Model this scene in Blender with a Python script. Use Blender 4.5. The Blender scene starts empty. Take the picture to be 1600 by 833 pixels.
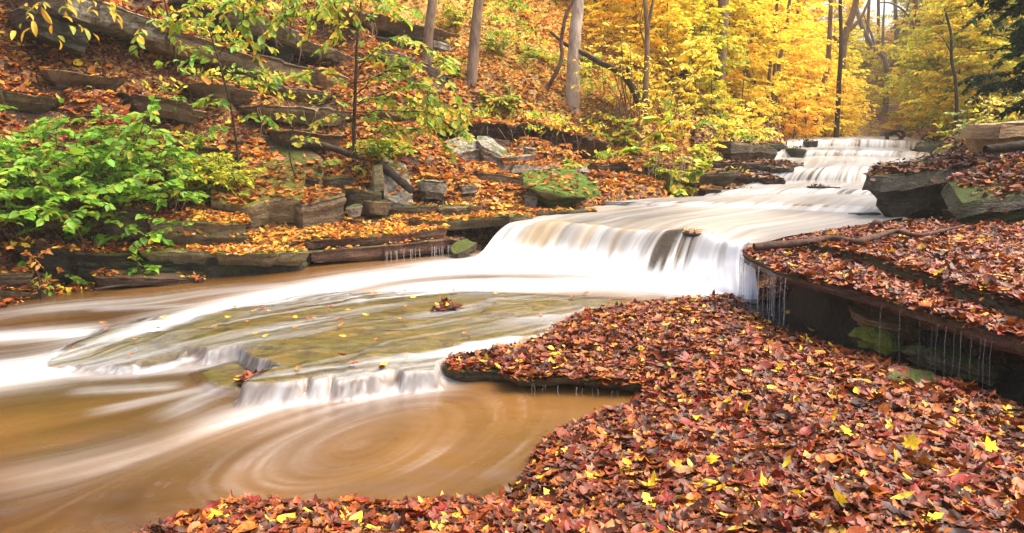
import bpy, bmesh, math, random
import numpy as np
from mathutils import Vector
from mathutils.bvhtree import BVHTree

random.seed(7)
RNG = np.random.default_rng(11)
scene = bpy.context.scene
COL = scene.collection
RAD = math.radians

# ------------------------------------------------------------------ camera
PITCH, FPX, CAMZ = 9.4, 1600 * 28 / 36, 2.0
cam_data = bpy.data.cameras.new("camera")
cam_data.lens, cam_data.sensor_width = 28.0, 36.0
cam_data.clip_start, cam_data.clip_end = 0.05, 2000.0
cam = bpy.data.objects.new("camera", cam_data)
cam.location = (0, 0, CAMZ)
cam.rotation_euler = (RAD(90 - PITCH), 0, 0)
COL.objects.link(cam)
scene.camera = cam

# ------------------------------------------------------------------ sky, sun, exposure
SUN_DIR = Vector((0.50, 0.05, 0.90)).normalized()      # towards the sun
world = bpy.data.worlds.new("World")
scene.world = world
world.use_nodes = True
wn = world.node_tree.nodes
wn.clear()
sky = wn.new("ShaderNodeTexSky")
sky.sky_type = 'NISHITA'
sky.sun_disc = False
sky.sun_elevation = math.asin(SUN_DIR.z)
sky.sun_rotation = math.atan2(SUN_DIR.x, SUN_DIR.y)
sky.air_density, sky.dust_density, sky.ozone_density = 1.0, 6.0, 1.0
bg = wn.new("ShaderNodeBackground")
bg.inputs['Strength'].default_value = 0.15
wo = wn.new("ShaderNodeOutputWorld")
world.node_tree.links.new(sky.outputs[0], bg.inputs['Color'])
world.node_tree.links.new(bg.outputs[0], wo.inputs['Surface'])
sun_data = bpy.data.lights.new("sun", 'SUN')
sun_data.energy, sun_data.angle, sun_data.color = 1.9, RAD(58), (1.0, 0.88, 0.68)
sun = bpy.data.objects.new("sun", sun_data)
sun.rotation_euler = (-SUN_DIR).to_track_quat('-Z', 'Y').to_euler()
sun.location = SUN_DIR * 60
COL.objects.link(sun)
vs = scene.view_settings
vs.view_transform, vs.look, vs.gamma, vs.use_curve_mapping = 'Standard', 'None', 1.0, False
vs.exposure = 1.55
scene.render.engine = 'CYCLES'
cy = scene.cycles
cy.use_denoising = True
cy.max_bounces, cy.diffuse_bounces, cy.glossy_bounces, cy.transmission_bounces, cy.transparent_max_bounces = 8, 4, 3, 5, 16
cy.sample_clamp_indirect = 6.0

# ------------------------------------------------------------------ projection helpers
_CP, _SP = math.cos(RAD(PITCH)), math.sin(RAD(PITCH))


def P(px, py, Y=None, z=None):
    """World point seen at a photograph pixel, at depth Y or at height z."""
    u, v = px - 800.0, 416.5 - py
    dx, dy, dz = u, FPX * _CP + v * _SP, -FPX * _SP + v * _CP
    if Y is None:
        t = (z - CAMZ) / dz
    else:
        t = Y / dy
    return np.array([dx * t, dy * t, CAMZ + dz * t])


def project(p):
    p = np.asarray(p, float)
    d = p - np.array([0, 0, CAMZ])
    f = d[..., 1] * _CP - d[..., 2] * _SP
    up = d[..., 1] * _SP + d[..., 2] * _CP
    f = np.maximum(f, 1e-3)
    return 800 + FPX * d[..., 0] / f, 416.5 - FPX * up / f


def Pq(spec):
    """(px, py, 'z'|'Y', value)"""
    px, py, k, val = spec
    return P(px, py, Y=val) if k == 'Y' else P(px, py, z=val)


def smooth(x, a=0.0, b=1.0):
    t = np.clip((np.asarray(x, float) - a) / (b - a), 0, 1)
    return t * t * (3 - 2 * t)


# ------------------------------------------------------------------ vectorised noise
def _hash(ix, iy, iz, seed):
    h = (ix.astype(np.int64) * 374761393 + iy.astype(np.int64) * 668265263 + iz.astype(np.int64) * 2147483647 + seed * 974634777) & 0xffffffff
    h = ((h ^ (h >> 13)) * 1274126177) & 0xffffffff
    h = ((h ^ (h >> 15)) * 2246822519) & 0xffffffff
    return ((h ^ (h >> 16)) & 0xffffff) / float(0xffffff)


def vnoise(x, y, z=None, seed=0):
    x, y = np.asarray(x, float), np.asarray(y, float)
    z = np.zeros_like(x) if z is None else np.asarray(z, float)
    ix, iy, iz = np.floor(x), np.floor(y), np.floor(z)
    fx, fy, fz = x - ix, y - iy, z - iz
    fx, fy, fz = [f * f * (3 - 2 * f) for f in (fx, fy, fz)]
    r = 0
    for a in (0, 1):
        for b in (0, 1):
            for c in (0, 1):
                w = (fx if a else 1 - fx) * (fy if b else 1 - fy) * (fz if c else 1 - fz)
                r = r + w * _hash(ix + a, iy + b, iz + c, seed)
    return r


def fbm(x, y, z=None, seed=0, oct=4, gain=0.5):
    s, a, t, f = 0, 1.0, 0.0, 1.0
    for o in range(oct):
        s = s + a * (vnoise(np.asarray(x) * f, np.asarray(y) * f, None if z is None else np.asarray(z) * f, seed + o * 17) - 0.5)
        t += a
        a *= gain
        f *= 2.03
    return s / t * 2          # about -1..1


class RBF:
    def __init__(self, pts, vals, smoothing=0.02):
        self.p = np.asarray(pts, float)
        d = np.linalg.norm(self.p[:, None] - self.p[None], axis=2)
        n = len(self.p)
        A = np.zeros((n + 1, n + 1))
        A[:n, :n] = -d + np.eye(n) * -smoothing * 0 + np.eye(n) * smoothing
        A[:n, n] = A[n, :n] = 1
        self.w = np.linalg.solve(A, np.append(np.asarray(vals, float), 0))

    def __call__(self, x, y):
        x, y = np.asarray(x, float), np.asarray(y, float)
        out = np.full(x.shape, self.w[-1])
        for (a, b), w in zip(self.p, self.w[:-1]):
            out = out - w * np.hypot(x - a, y - b)
        return out


def sdf(poly, x, y):
    """Signed distance to a polygon, positive inside."""
    poly = np.asarray(poly, float)[:, :2]
    d2 = np.full(np.shape(x), 1e9)
    ins = np.zeros(np.shape(x), bool)
    n = len(poly)
    for i in range(n):
        a, b = poly[i], poly[(i + 1) % n]
        e = b - a
        t = np.clip(((x - a[0]) * e[0] + (y - a[1]) * e[1]) / max(e @ e, 1e-12), 0, 1)
        d2 = np.minimum(d2, (x - a[0] - t * e[0]) ** 2 + (y - a[1] - t * e[1]) ** 2)
        if abs(e[1]) > 1e-12:
            c = ((a[1] > y) != (b[1] > y)) & (x < e[0] * (y - a[1]) / e[1] + a[0])
            ins ^= c
    d = np.sqrt(d2)
    return np.where(ins, d, -d)


def resample(pts, n):
    pts = np.asarray(pts, float)
    s = np.concatenate([[0], np.cumsum(np.linalg.norm(np.diff(pts, axis=0), axis=1))])
    t = np.linspace(0, s[-1], n)
    return np.stack([np.interp(t, s, pts[:, k]) for k in range(pts.shape[1])], 1)


def curve(pts, n):
    """Catmull-Rom through pts, n samples."""
    pts = np.asarray(pts, float)
    if len(pts) < 3:
        return resample(pts, n)
    q = np.vstack([2 * pts[0] - pts[1], pts, 2 * pts[-1] - pts[-2]])
    out = []
    for i in range(1, len(q) - 2):
        for t in np.linspace(0, 1, 8, endpoint=False):
            a, b, c, d = q[i - 1:i + 3]
            out.append(0.5 * (2 * b + (c - a) * t + (2 * a - 5 * b + 4 * c - d) * t * t + (3 * b - a - 3 * c + d) * t ** 3))
    out.append(pts[-1])
    return resample(out, n)


# ------------------------------------------------------------------ mesh helpers
def mesh_obj(name, v, f, mat, parent=None, loc=None, smooth_shade=True, attrs=None, sharp=None):
    """v (N,3) world or local verts, f (M,3|4) int faces. loc: subtracted from v and used as the object's location."""
    v = np.asarray(v, np.float32)
    f = np.asarray(f, np.int32)
    if loc is not None:
        v = v - np.asarray(loc, np.float32)
    me = bpy.data.meshes.new(name)
    k = f.shape[1]
    me.vertices.add(len(v))
    me.vertices.foreach_set('co', v.ravel())
    me.loops.add(f.size)
    me.loops.foreach_set('vertex_index', f.ravel())
    me.polygons.add(len(f))
    me.polygons.foreach_set('loop_start', np.arange(0, f.size, k, dtype=np.int32))
    me.polygons.foreach_set('use_smooth', np.full(len(f), smooth_shade))
    for an, arr in (attrs or {}).items():
        arr = np.asarray(arr, np.float32)
        if arr.ndim == 1:
            a = me.attributes.new(an, 'FLOAT', 'POINT')
            a.data.foreach_set('value', arr)
        else:
            if arr.shape[1] == 3:
                arr = np.hstack([arr, np.ones((len(arr), 1), np.float32)])
            a = me.attributes.new(an, 'FLOAT_COLOR', 'POINT')
            a.data.foreach_set('color', arr.ravel())
    me.update(calc_edges=True)
    me.validate()
    if sharp is not None:
        me.set_sharp_from_angle(angle=RAD(sharp))
    if mat is not None:
        me.materials.append(mat)
    o = bpy.data.objects.new(name, me)
    if loc is not None and parent is None:
        o.location = [float(c) for c in loc]
    if parent is not None:
        o.parent = parent
    COL.objects.link(o)
    return o


def tag(o, label=None, cat=None, group=None, kind=None):
    for k, val in (('label', label), ('category', cat), ('group', group), ('kind', kind)):
        if val:
            o[k] = val
    return o


def empty(name, loc):
    o = bpy.data.objects.new(name, None)
    o.location = [float(c) for c in loc]
    o.empty_display_size = 0.1
    COL.objects.link(o)
    return o


class Buf:
    """Collects triangles for one mesh."""
    def __init__(self):
        self.v, self.f, self.c, self.n = [], [], [], 0

    def add(self, v, f, c=None):
        v = np.asarray(v, float).reshape(-1, 3)
        f = np.asarray(f, int)
        if f.shape[1] == 4:
            f = np.vstack([f[:, [0, 1, 2]], f[:, [0, 2, 3]]])
        self.v.append(v)
        self.f.append(f + self.n)
        self.c.append(np.broadcast_to(np.asarray((1, 1, 1) if c is None else c, float), (len(v), 3)))
        self.n += len(v)

    def tube(self, path, radii, sides=7, seed=0, rough=0.0, c=None):
        path = np.asarray(path, float)
        n = len(path)
        radii = np.broadcast_to(np.asarray(radii, float), (n,))
        tan = np.gradient(path, axis=0)
        tan /= np.maximum(np.linalg.norm(tan, axis=1, keepdims=True), 1e-9)
        ref = np.array([0, 0, 1.0]) if abs(tan[0][2]) < 0.9 else np.array([1.0, 0, 0])
        a = np.cross(tan, ref)
        a /= np.maximum(np.linalg.norm(a, axis=1, keepdims=True), 1e-9)
        b = np.cross(tan, a)
        th = np.linspace(0, 2 * np.pi, sides, endpoint=False)
        ring = a[:, None, :] * np.cos(th)[None, :, None] + b[:, None, :] * np.sin(th)[None, :, None]
        rr = radii[:, None] * np.ones((1, sides))
        if rough:
            ii = np.arange(n)[:, None] * 0.45 + np.zeros((1, sides))
            rr = rr * (1 + rough * fbm(np.cos(th)[None] * 1.5 + ii, np.sin(th)[None] * 1.5 + seed * 3.1, ii, seed=seed, oct=3))
        v = path[:, None, :] + ring * rr[:, :, None]
        idx = np.arange(n * sides).reshape(n, sides)
        q = np.stack([idx[:-1], np.roll(idx[:-1], -1, 1), np.roll(idx[1:], -1, 1), idx[1:]], -1).reshape(-1, 4)
        self.add(v.reshape(-1, 3), q, c)
        e = np.vstack([path[-1] + tan[-1] * radii[-1] * 0.6, v[-1]])
        self.add(e, [[0, 1 + k, 1 + (k + 1) % sides] for k in range(sides)], c)

    def build(self, name, mat, parent=None, loc=None, smooth_shade=True, **kw):
        v, f, c = np.vstack(self.v), np.vstack(self.f), np.vstack(self.c)
        return mesh_obj(name, v, f, mat, parent, loc, smooth_shade, {'col': c}, **kw)


def grid_faces(ny, nx, keep=None):
    idx = np.arange(ny * nx).reshape(ny, nx)
    q = np.stack([idx[:-1, :-1], idx[:-1, 1:], idx[1:, 1:], idx[1:, :-1]], -1)
    if keep is not None:
        q = q[keep]
    return q.reshape(-1, 4)


# ------------------------------------------------------------------ materials
class NT:
    def __init__(self, name):
        self.m = bpy.data.materials.new(name)
        self.m.use_nodes = True
        self.t = self.m.node_tree
        self.t.nodes.clear()
        self.out = self.t.nodes.new('ShaderNodeOutputMaterial')

    def n(self, typ, **kw):
        node = self.t.nodes.new('ShaderNode' + typ)
        for k, val in kw.items():
            if k.startswith('i_'):
                key = k[2:]
                key = int(key) if key.isdigit() else key.replace('_', ' ')
                self.set(node.inputs[key], val)
            else:
                setattr(node, k, val)
        return node

    def set(self, sock, val):
        if isinstance(val, bpy.types.NodeSocket):
            self.t.links.new(val, sock)
        else:
            if sock.type == 'RGBA' and len(val) == 3:
                val = (*val, 1)
            sock.default_value = val

    def noise(self, vec, scale, detail=4, rough=0.55, dist=0.0):
        nd = self.n('TexNoise')
        if vec is not None:
            self.set(nd.inputs['Vector'], vec)
        nd.inputs['Scale'].default_value = scale
        nd.inputs['Detail'].default_value = detail
        nd.inputs['Roughness'].default_value = rough
        nd.inputs['Distortion'].default_value = dist
        return nd.outputs['Fac']

    def ramp(self, fac, stops, interp='LINEAR'):
        r = self.n('ValToRGB')
        r.color_ramp.interpolation = interp
        el = r.color_ramp.elements
        while len(el) < len(stops):
            el.new(0.5)
        for e, (p, c) in zip(el, stops):
            e.position = p
            e.color = (*c, 1) if len(c) == 3 else c
        self.set(r.inputs[0], fac)
        return r.outputs[0]

    def mix(self, fac, a, b, blend='MIX'):
        m = self.n('MixRGB', blend_type=blend)
        self.set(m.inputs[0], fac)
        self.set(m.inputs[1], a)
        self.set(m.inputs[2], b)
        return m.outputs[0]

    def math(self, op, a, b=0.0, clamp=False):
        m = self.n('Math', operation=op, use_clamp=clamp)
        self.set(m.inputs[0], a)
        self.set(m.inputs[1], b)
        return m.outputs[0]

    def map(self, fac, a, b, c=0.0, d=1.0):
        m = self.n('MapRange')
        self.set(m.inputs[0], fac)
        for i, val in enumerate((a, b, c, d)):
            m.inputs[i + 1].default_value = val
        return m.outputs[0]

    def pos(self, scale=(1, 1, 1)):
        g = self.n('NewGeometry')
        mp = self.n('Mapping')
        mp.inputs['Scale'].default_value = scale
        self.t.links.new(g.outputs['Position'], mp.inputs['Vector'])
        return mp.outputs[0]

    def nz(self):
        g = self.n('NewGeometry')
        s = self.n('SeparateXYZ')
        self.t.links.new(g.outputs['Normal'], s.inputs[0])
        return s.outputs['Z']

    def attr(self, name, col=False):
        a = self.n('Attribute', attribute_name=name)
        return a.outputs['Color' if col else 'Fac']

    def bump(self, h, strength=0.4, dist=0.05):
        b = self.n('Bump')
        b.inputs['Strength'].default_value = strength
        b.inputs['Distance'].default_value = dist
        self.set(b.inputs['Height'], h)
        return b.outputs[0]

    def principled(self, col, rough=0.6, normal=None, spec=0.5):
        p = self.n('BsdfPrincipled')
        self.set(p.inputs['Base Color'], col)
        self.set(p.inputs['Roughness'], rough)
        p.inputs['Specular IOR Level'].default_value = spec
        if normal is not None:
            self.set(p.inputs['Normal'], normal)
        return p.outputs[0]

    def done(self, sh):
        self.t.links.new(sh, self.out.inputs['Surface'])
        return self.m


def rock_mat(name, dark, mid, light, moss=0.4, rough=0.65, moss_col=(0.075, 0.095, 0.016), bands=1.0, lichen=0.0):
    k = NT(name)
    p = k.pos()
    big = k.noise(p, 1.3, 5, 0.6, 0.3)
    fine = k.noise(p, 14, 6, 0.65)
    band = k.noise(k.pos((0.9, 0.9, 6)), 1.5, 5, 0.65, 0.9)
    f = k.math('ADD', k.math('MULTIPLY', big, 0.55), k.math('MULTIPLY', band, 0.45 * bands))
    f = k.math('ADD', f, k.math('MULTIPLY', k.math('SUBTRACT', fine, 0.5), 0.35))
    c = k.ramp(f, [(0.30, dark), (0.50, mid), (0.72, light)])
    crack = k.map(k.noise(k.pos((1.4, 1.4, 4)), 2.2, 3, 0.5, 1.4), 0.485, 0.5, 0, 1)
    crack2 = k.map(k.noise(k.pos((1.4, 1.4, 4)), 2.2, 3, 0.5, 1.4), 0.5, 0.515, 1, 0)
    ck = k.math('MULTIPLY', crack, crack2)
    c = k.mix(k.math('MULTIPLY', ck, 0.5), c, (dark[0] * .3, dark[1] * .3, dark[2] * .3))
    if lichen:
        lf = k.map(k.noise(p, 7.0, 4, 0.6), 0.60 - lichen * 0.25, 0.66 - lichen * 0.2)
        c = k.mix(k.math('MULTIPLY', lf, 0.8), c, (0.42, 0.40, 0.32))
    mn = k.noise(p, 2.2, 5, 0.65)
    up = k.map(k.nz(), -0.3, 0.9)
    mf = k.math('ADD', mn, k.math('MULTIPLY', up, 0.5))
    mf = k.map(mf, 1.06 - moss * 0.5, 1.18 - moss * 0.5)
    mc = k.mix(k.noise(p, 30, 4), moss_col, (moss_col[0] * 2.4, moss_col[1] * 2.3, moss_col[2] * 1.5))
    c = k.mix(mf, c, mc)
    h = k.math('ADD', k.math('MULTIPLY', band, 0.8), k.math('MULTIPLY', fine, 0.6))
    h = k.math('SUBTRACT', h, k.math('MULTIPLY', ck, 0.4))
    mossh = k.math('MULTIPLY', mf, k.noise(p, 60, 3))
    h = k.math('ADD', h, k.math('MULTIPLY', mossh, 0.6))
    h = k.math('ADD', h, k.math('MULTIPLY', k.noise(p, 45, 5, .7), .35))
    r = k.mix(mf, (rough,) * 3, (0.95,) * 3)
    return k.done(k.principled(c, r, k.bump(h, 1.0, 0.11), 0.4))


M = {}
M['rock_tan'] = rock_mat('rock_tan', (0.07, 0.048, 0.026), (0.23, 0.155, 0.080), (0.42, 0.31, 0.18), 0.28)
M['rock_pale'] = rock_mat('rock_pale', (0.10, 0.078, 0.055), (0.27, 0.215, 0.15), (0.47, 0.40, 0.30), 0.18, lichen=0.5)
M['rock_moss'] = rock_mat('rock_moss', (0.04, 0.029, 0.014), (0.13, 0.092, 0.042), (0.27, 0.20, 0.10), 0.5)
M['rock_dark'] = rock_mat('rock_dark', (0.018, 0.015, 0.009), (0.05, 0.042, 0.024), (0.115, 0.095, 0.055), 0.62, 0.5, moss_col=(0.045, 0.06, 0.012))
M['rock_wet'] = rock_mat('rock_wet', (0.03, 0.018, 0.011), (0.085, 0.048, 0.028), (0.18, 0.105, 0.062), 0.1, 0.35)
M['rock_red'] = rock_mat('rock_red', (0.07, 0.032, 0.018), (0.17, 0.082, 0.045), (0.28, 0.155, 0.09), 0.15, 0.45)
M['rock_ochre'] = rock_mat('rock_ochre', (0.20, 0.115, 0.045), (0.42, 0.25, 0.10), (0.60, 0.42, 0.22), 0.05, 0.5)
M['moss'] = rock_mat('moss', (0.06, 0.045, 0.02), (0.11, 0.085, 0.03), (0.18, 0.13, 0.05), 1.05, 0.9, moss_col=(0.13, 0.145, 0.018))
M['moss_top'] = rock_mat('moss_top', (0.09, 0.07, 0.045), (0.24, 0.19, 0.12), (0.40, 0.33, 0.22), 0.80, moss_col=(0.075, 0.125, 0.012))
M['lichen_green'] = rock_mat('lichen_green', (0.08, 0.06, 0.028), (0.25, 0.185, 0.085), (0.42, 0.33, 0.17), 0.62, moss_col=(0.13, 0.13, 0.018))


def leaf_mat(name, trans=0.4, rough=0.5, spec=0.4, vary=0.0, blotch=0.0):
    k = NT(name)
    c = k.attr('col', True)
    if blotch:
        bn = k.map(k.noise(k.pos(), 55, 5, .7), .32, .68, 1 - blotch, 1 + blotch * .7)
        cb = k.n('CombineColor')
        for i_ in range(3):
            k.set(cb.inputs[i_], bn)
        c = k.mix(1.0, c, cb.outputs[0], 'MULTIPLY')
    if vary:
        oi = k.n('ObjectInfo')
        hs = k.n('HueSaturation')
        k.set(hs.inputs['Hue'], k.map(oi.outputs['Random'], 0, 1, 0.5 - vary, 0.5 + vary * 0.8))
        k.set(hs.inputs['Value'], k.map(oi.outputs['Random'], 0, 1, 1.15, 0.85))
        k.set(hs.inputs['Color'], c)
        c = hs.outputs[0]
    sh = k.principled(c, rough, None, spec)
    if trans:
        tr = k.n('BsdfTranslucent')
        k.set(tr.inputs[0], c)
        mx = k.n('MixShader')
        mx.inputs[0].default_value = trans
        k.t.links.new(sh, mx.inputs[1])
        k.t.links.new(tr.outputs[0], mx.inputs[2])
        sh = mx.outputs[0]
    return k.done(sh)


M['leaf'] = leaf_mat('leaf', 0.45, 0.45, 0.4)
M['leaf_far'] = leaf_mat('leaf_far', 0.6, 0.6, 0.2, 0.018)
M['litter_wet'] = leaf_mat('litter_wet', 0.10, 0.40, 0.3, 0, .6)
M['litter'] = leaf_mat('litter', 0.2, 0.65, 0.15, 0, .4)


def bark_mat(name, a, b, moss=0.0):
    k = NT(name)
    p = k.pos((1, 1, 0.25))
    f = k.noise(p, 14, 6, 0.65)
    blot = k.noise(k.pos(), 3.0, 3)
    c = k.ramp(k.math('ADD', k.math('MULTIPLY', f, 0.6), k.math('MULTIPLY', blot, 0.4)), [(0.34, a), (0.62, b)])
    if moss:
        mf = k.map(k.noise(k.pos(), 5, 4), 0.62 - 0.3 * moss, 0.72 - 0.3 * moss)
        c = k.mix(mf, c, (0.07, 0.10, 0.015))
    return k.done(k.principled(c, 0.85, k.bump(f, 0.8, 0.03), 0.25))


M['bark_tan'] = bark_mat('bark_tan', (0.085, 0.05, 0.03), (0.25, 0.165, 0.105))
M['bark_pale'] = bark_mat('bark_pale', (0.17, 0.115, 0.08), (0.46, 0.36, 0.27))
M['bark_brown'] = bark_mat('bark_brown', (0.07, 0.04, 0.022), (0.22, 0.135, 0.075))
M['bark_dark'] = bark_mat('bark_dark', (0.018, 0.012, 0.008), (0.075, 0.05, 0.032))
M['bark_red'] = bark_mat('bark_red', (0.03, 0.015, 0.01), (0.11, 0.06, 0.04))
M['bark_moss'] = bark_mat('bark_moss', (0.04, 0.028, 0.015), (0.14, 0.09, 0.045), 0.9)
M['bark_grey'] = bark_mat('bark_grey', (0.08, 0.066, 0.05), (0.26, 0.22, 0.17))


def ground_mat(name):
    k = NT(name)
    p = k.pos()
    w = k.n('VectorMath', operation='ADD')
    nz = k.n('TexNoise')
    nz.inputs['Scale'].default_value = 9
    k.set(nz.inputs['Vector'], p)
    sc = k.n('VectorMath', operation='SCALE')
    sc.inputs['Scale'].default_value = 0.06
    k.t.links.new(nz.outputs['Color'], sc.inputs[0])
    k.t.links.new(p, w.inputs[0])
    k.t.links.new(sc.outputs[0], w.inputs[1])
    vo = k.n('TexVoronoi')
    vo.inputs['Scale'].default_value = 26
    k.t.links.new(w.outputs[0], vo.inputs['Vector'])
    sp = k.n('SeparateColor')
    k.t.links.new(vo.outputs['Color'], sp.inputs[0])
    c = k.ramp(sp.outputs[0], [(0.0, (0.035, 0.016, 0.009)), (0.35, (0.10, 0.038, 0.015)), (0.6, (0.19, 0.072, 0.022)),
                               (0.85, (0.32, 0.15, 0.04)), (1.0, (0.42, 0.25, 0.06))])
    soil = k.noise(p, 1.2, 4)
    c = k.mix(k.map(soil, 0.52, 0.64), c, (0.045, 0.026, 0.015))
    gc = k.ramp(sp.outputs[0], [(0.0, (.22, .09, .03)), (.4, (.50, .24, .04)), (.75, (.68, .42, .06)), (1.0, (.78, .58, .10))])
    c = k.mix(k.attr('gold'), c, gc)
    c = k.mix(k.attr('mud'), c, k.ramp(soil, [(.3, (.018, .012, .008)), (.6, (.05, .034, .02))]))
    h = k.math('SUBTRACT', sp.outputs[1], k.math('MULTIPLY', vo.outputs['Distance'], 3.0))
    return k.done(k.principled(c, 0.7, k.bump(h, 0.4, 0.015), 0.3))


M['ground'] = ground_mat('ground')
# ================================================================== TERRAIN
CTRL = [  # (px, py, depth)   left bank, hill
    (0, 470, 8.8), (-160, 470, 8.2), (100, 440, 9.9), (200, 432, 10.3), (480, 412, 11.1), (740, 392, 11.9), (830, 340, 12.5),
    (0, 400, 9.4), (100, 380, 10.1), (230, 385, 10.5), (100, 330, 10.4), (0, 330, 9.9), (-200, 380, 8.8), (-200, 250, 9.6), (230, 330, 11.0), (400, 370, 11.4), (500, 340, 12.1), (640, 345, 12.2), (740, 335, 12.8),
    (330, 300, 11.7), (450, 290, 12.5), (560, 300, 12.8), (640, 300, 13.0), (700, 280, 13.6), (800, 280, 14.3), (900, 290, 14.0),
    (100, 250, 11.0), (0, 240, 10.8), (250, 250, 11.8), (400, 230, 13.2), (600, 240, 13.9), (720, 240, 14.6),
    (100, 150, 12.1), (0, 150, 11.8), (-250, 130, 11), (250, 170, 13.0), (420, 150, 14.3), (600, 180, 15.0), (700, 180, 15.7),
    (100, 70, 12.9), (0, 60, 12.5), (-250, 0, 12.2), (100, 0, 13.6), (-50, -80, 14), (250, 70, 14.0), (300, 0, 15.4), (400, 90, 15.7), (430, 20, 16.6),
    (560, 110, 16.6), (600, 60, 18.0), (560, 10, 18.6), (700, 120, 17.4), (700, 50, 19.5), (700, -20, 21.5),
    (800, 190, 16.4), (900, 200, 16.6), (800, 130, 17.6), (800, 60, 20.0), (800, 0, 22.5), (880, 140, 18.2), (900, 70, 21.5), (920, 10, 25),
    (1000, 185, 17.6), (1000, 235, 16.1), (1080, 240, 16.3), (1000, 130, 21), (1000, 70, 26), (1020, 20, 31),
    (1110, 235, 18.0), (1160, 215, 20.5), (1120, 180, 21.5), (1110, 120, 28), (1110, 70, 36), (1215, 216, 24.5), (1200, 170, 30), (1180, 110, 38),
    (1250, 205, 36), (1320, 207, 45), (1400, 205, 45),
    # right bank
    (1450, 217, 25.5), (1480, 205, 25.5), (1530, 195, 23.5), (1600, 170, 21), (1600, 120, 25), (1520, 150, 31), (1470, 185, 33), (1440, 200, 38),
    (1500, 245, 17), (1600, 215, 14.5), (1700, 190, 14.0), (1800, 130, 14.0), (1470, 268, 16.0), (1480, 300, 13.2), (1600, 325, 12.0), (1600, 270, 12.9),
]
CTRLW = [  # (px, py, z)  foreground bank
    (370, 795, .03), (600, 805, .03), (790, 790, .04), (800, 833, .13), (600, 860, .12), (400, 850, .08), (830, 745, .05), (850, 700, .05), (900, 670, .05), (990, 640, .05),
    (1000, 833, .26), (1200, 833, .34), (1400, 833, .40), (1650, 833, .42), (1200, 700, .30), (1000, 700, .20), (1400, 700, .36), (1600, 700, .36), (1600, 640, .30), (1500, 620, .34),
    (1100, 600, .22), (1000, 590, .17), (900, 590, .13), (760, 575, .10), (860, 525, .16), (960, 490, .18), (1100, 472, .20), (1180, 475, .18), (1200, 540, .22), (1330, 520, .20), (1300, 600, .28), (1420, 560, .26),
]
cp = [P(a, b, Y=d) for a, b, d in CTRL] + [P(a, b, z=zz) for a, b, zz in CTRLW]
cp += [np.array(q, float) for q in [(-14, 8, 4.5), (-14, 16, 9), (-8, 22, 9.5), (-4, 30, 12), (4, 45, 13), (-20, 40, 20), (8, 70, 14), (20, 90, 6), (-40, 90, 30), (-40, 10, 16), (-9, 4, 2.0), (-9, -2, 2.0), (-20, -2, 8),
                                    (4, 1, .5), (0, 1, .2), (0, -3, .4), (9, 1, 1.2), (9, 5, 1.6), (12, 10, 3.2), (20, 12, 8), (24, 30, 8), (30, 60, 12), (40, 10, 14), (45, 90, 18), (20, -3, 5), (13, 45, 1.95), (17, 60, 2.1), (22, 75, 2.6)]]
cp = np.array(cp)
land = RBF(cp[:, :2], cp[:, 2])

# -- water regions (world polygons)
W1px = [(200, 860, 0), (370, 792, 0), (470, 797, 0), (600, 802, 0), (690, 792, 0), (790, 788, 0), (828, 748, 0), (848, 702, 0), (900, 670, 0), (985, 640, 0), (1030, 622, 0),
        (1040, 590, 0), (900, 575, 0), (800, 562, 0), (690, 575, 0), (700, 556, .05), (740, 543, .1), (860, 518, .12), (880, 503, .14), (960, 478, .16), (1100, 466, .18), (1172, 462, .18),
        (1150, 430, .2), (1000, 400, .2), (760, 385, .2), (600, 410, .17), (480, 420, .13), (330, 436, .1), (200, 446, .06), (100, 462, .03), (0, 484, 0), (-160, 500, 0), (-700, 560, 0)]
W1 = np.array([P(a, b, z=c) for a, b, c in W1px] + [np.array([-7.5, 3, 0]), np.array([-5, -3, 0]), np.array([-1.2, -3, 0])])
LV = RBF(*(lambda q: (q[:, :2], q[:, 2]))(np.array([P(1100, 455, z=.2), P(960, 432, z=.22), P(740, 408, z=.22), P(480, 440, z=.14), P(300, 470, z=.08), P(150, 500, z=.03), P(-100, 510, z=.0),
     P(60, 590, z=0), P(400, 640, z=0), P(700, 620, z=0), P(1000, 640, z=0), P(600, 780, z=0), P(100, 800, z=0), P(-200, 700, z=0), np.array([-1, 2, 0]), np.array([-6, 5, 0]), P(800, 480, z=.19), P(1000, 475, z=.19)])))
# shelf
Spx = [(48, 574, 0), (100, 540, .02), (155, 514, .04), (215, 498, .05), (290, 485, .08), (400, 468, .12), (500, 455, .15), (700, 452, .19), (900, 462, .2), (1010, 466, .2), (960, 482, .18), (884, 506, .17), (862, 522, .17),
       (745, 546, .17), (700, 560, .16), (694, 583, .15), (640, 588, .15), (560, 595, .15), (440, 602, .15), (375, 604, .15), (378, 592, .14), (430, 570, .17), (372, 545, .16), (300, 552, .13), (235, 572, .07), (130, 582, .02)]
S = np.array([P(a, b, z=c) for a, b, c in Spx])
SH = RBF(S[:, :2], np.array([c for _, _, c in Spx]) + 0.012)
sh_extra = [(360, 520, .16), (550, 540, .2), (700, 510, .2), (450, 500, .16), (820, 490, .2), (200, 540, .10), (600, 575, .17)]
_sp = np.vstack([S[:, :2]] + [P(a, b, z=c)[None, :2] for a, b, c in sh_extra])
SH = RBF(_sp, np.array([c for _, _, c in Spx] + [c for _, _, c in sh_extra]) * .86 + 0.012)
# lower second lip of the shelf (front tongue)
T2px = [(300, 577, .06), (345, 562, .07), (380, 555, .08), (430, 572, .1), (375, 604, .08), (330, 603, .06)]
T2 = np.array([P(a, b, z=c) for a, b, c in T2px])

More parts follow.
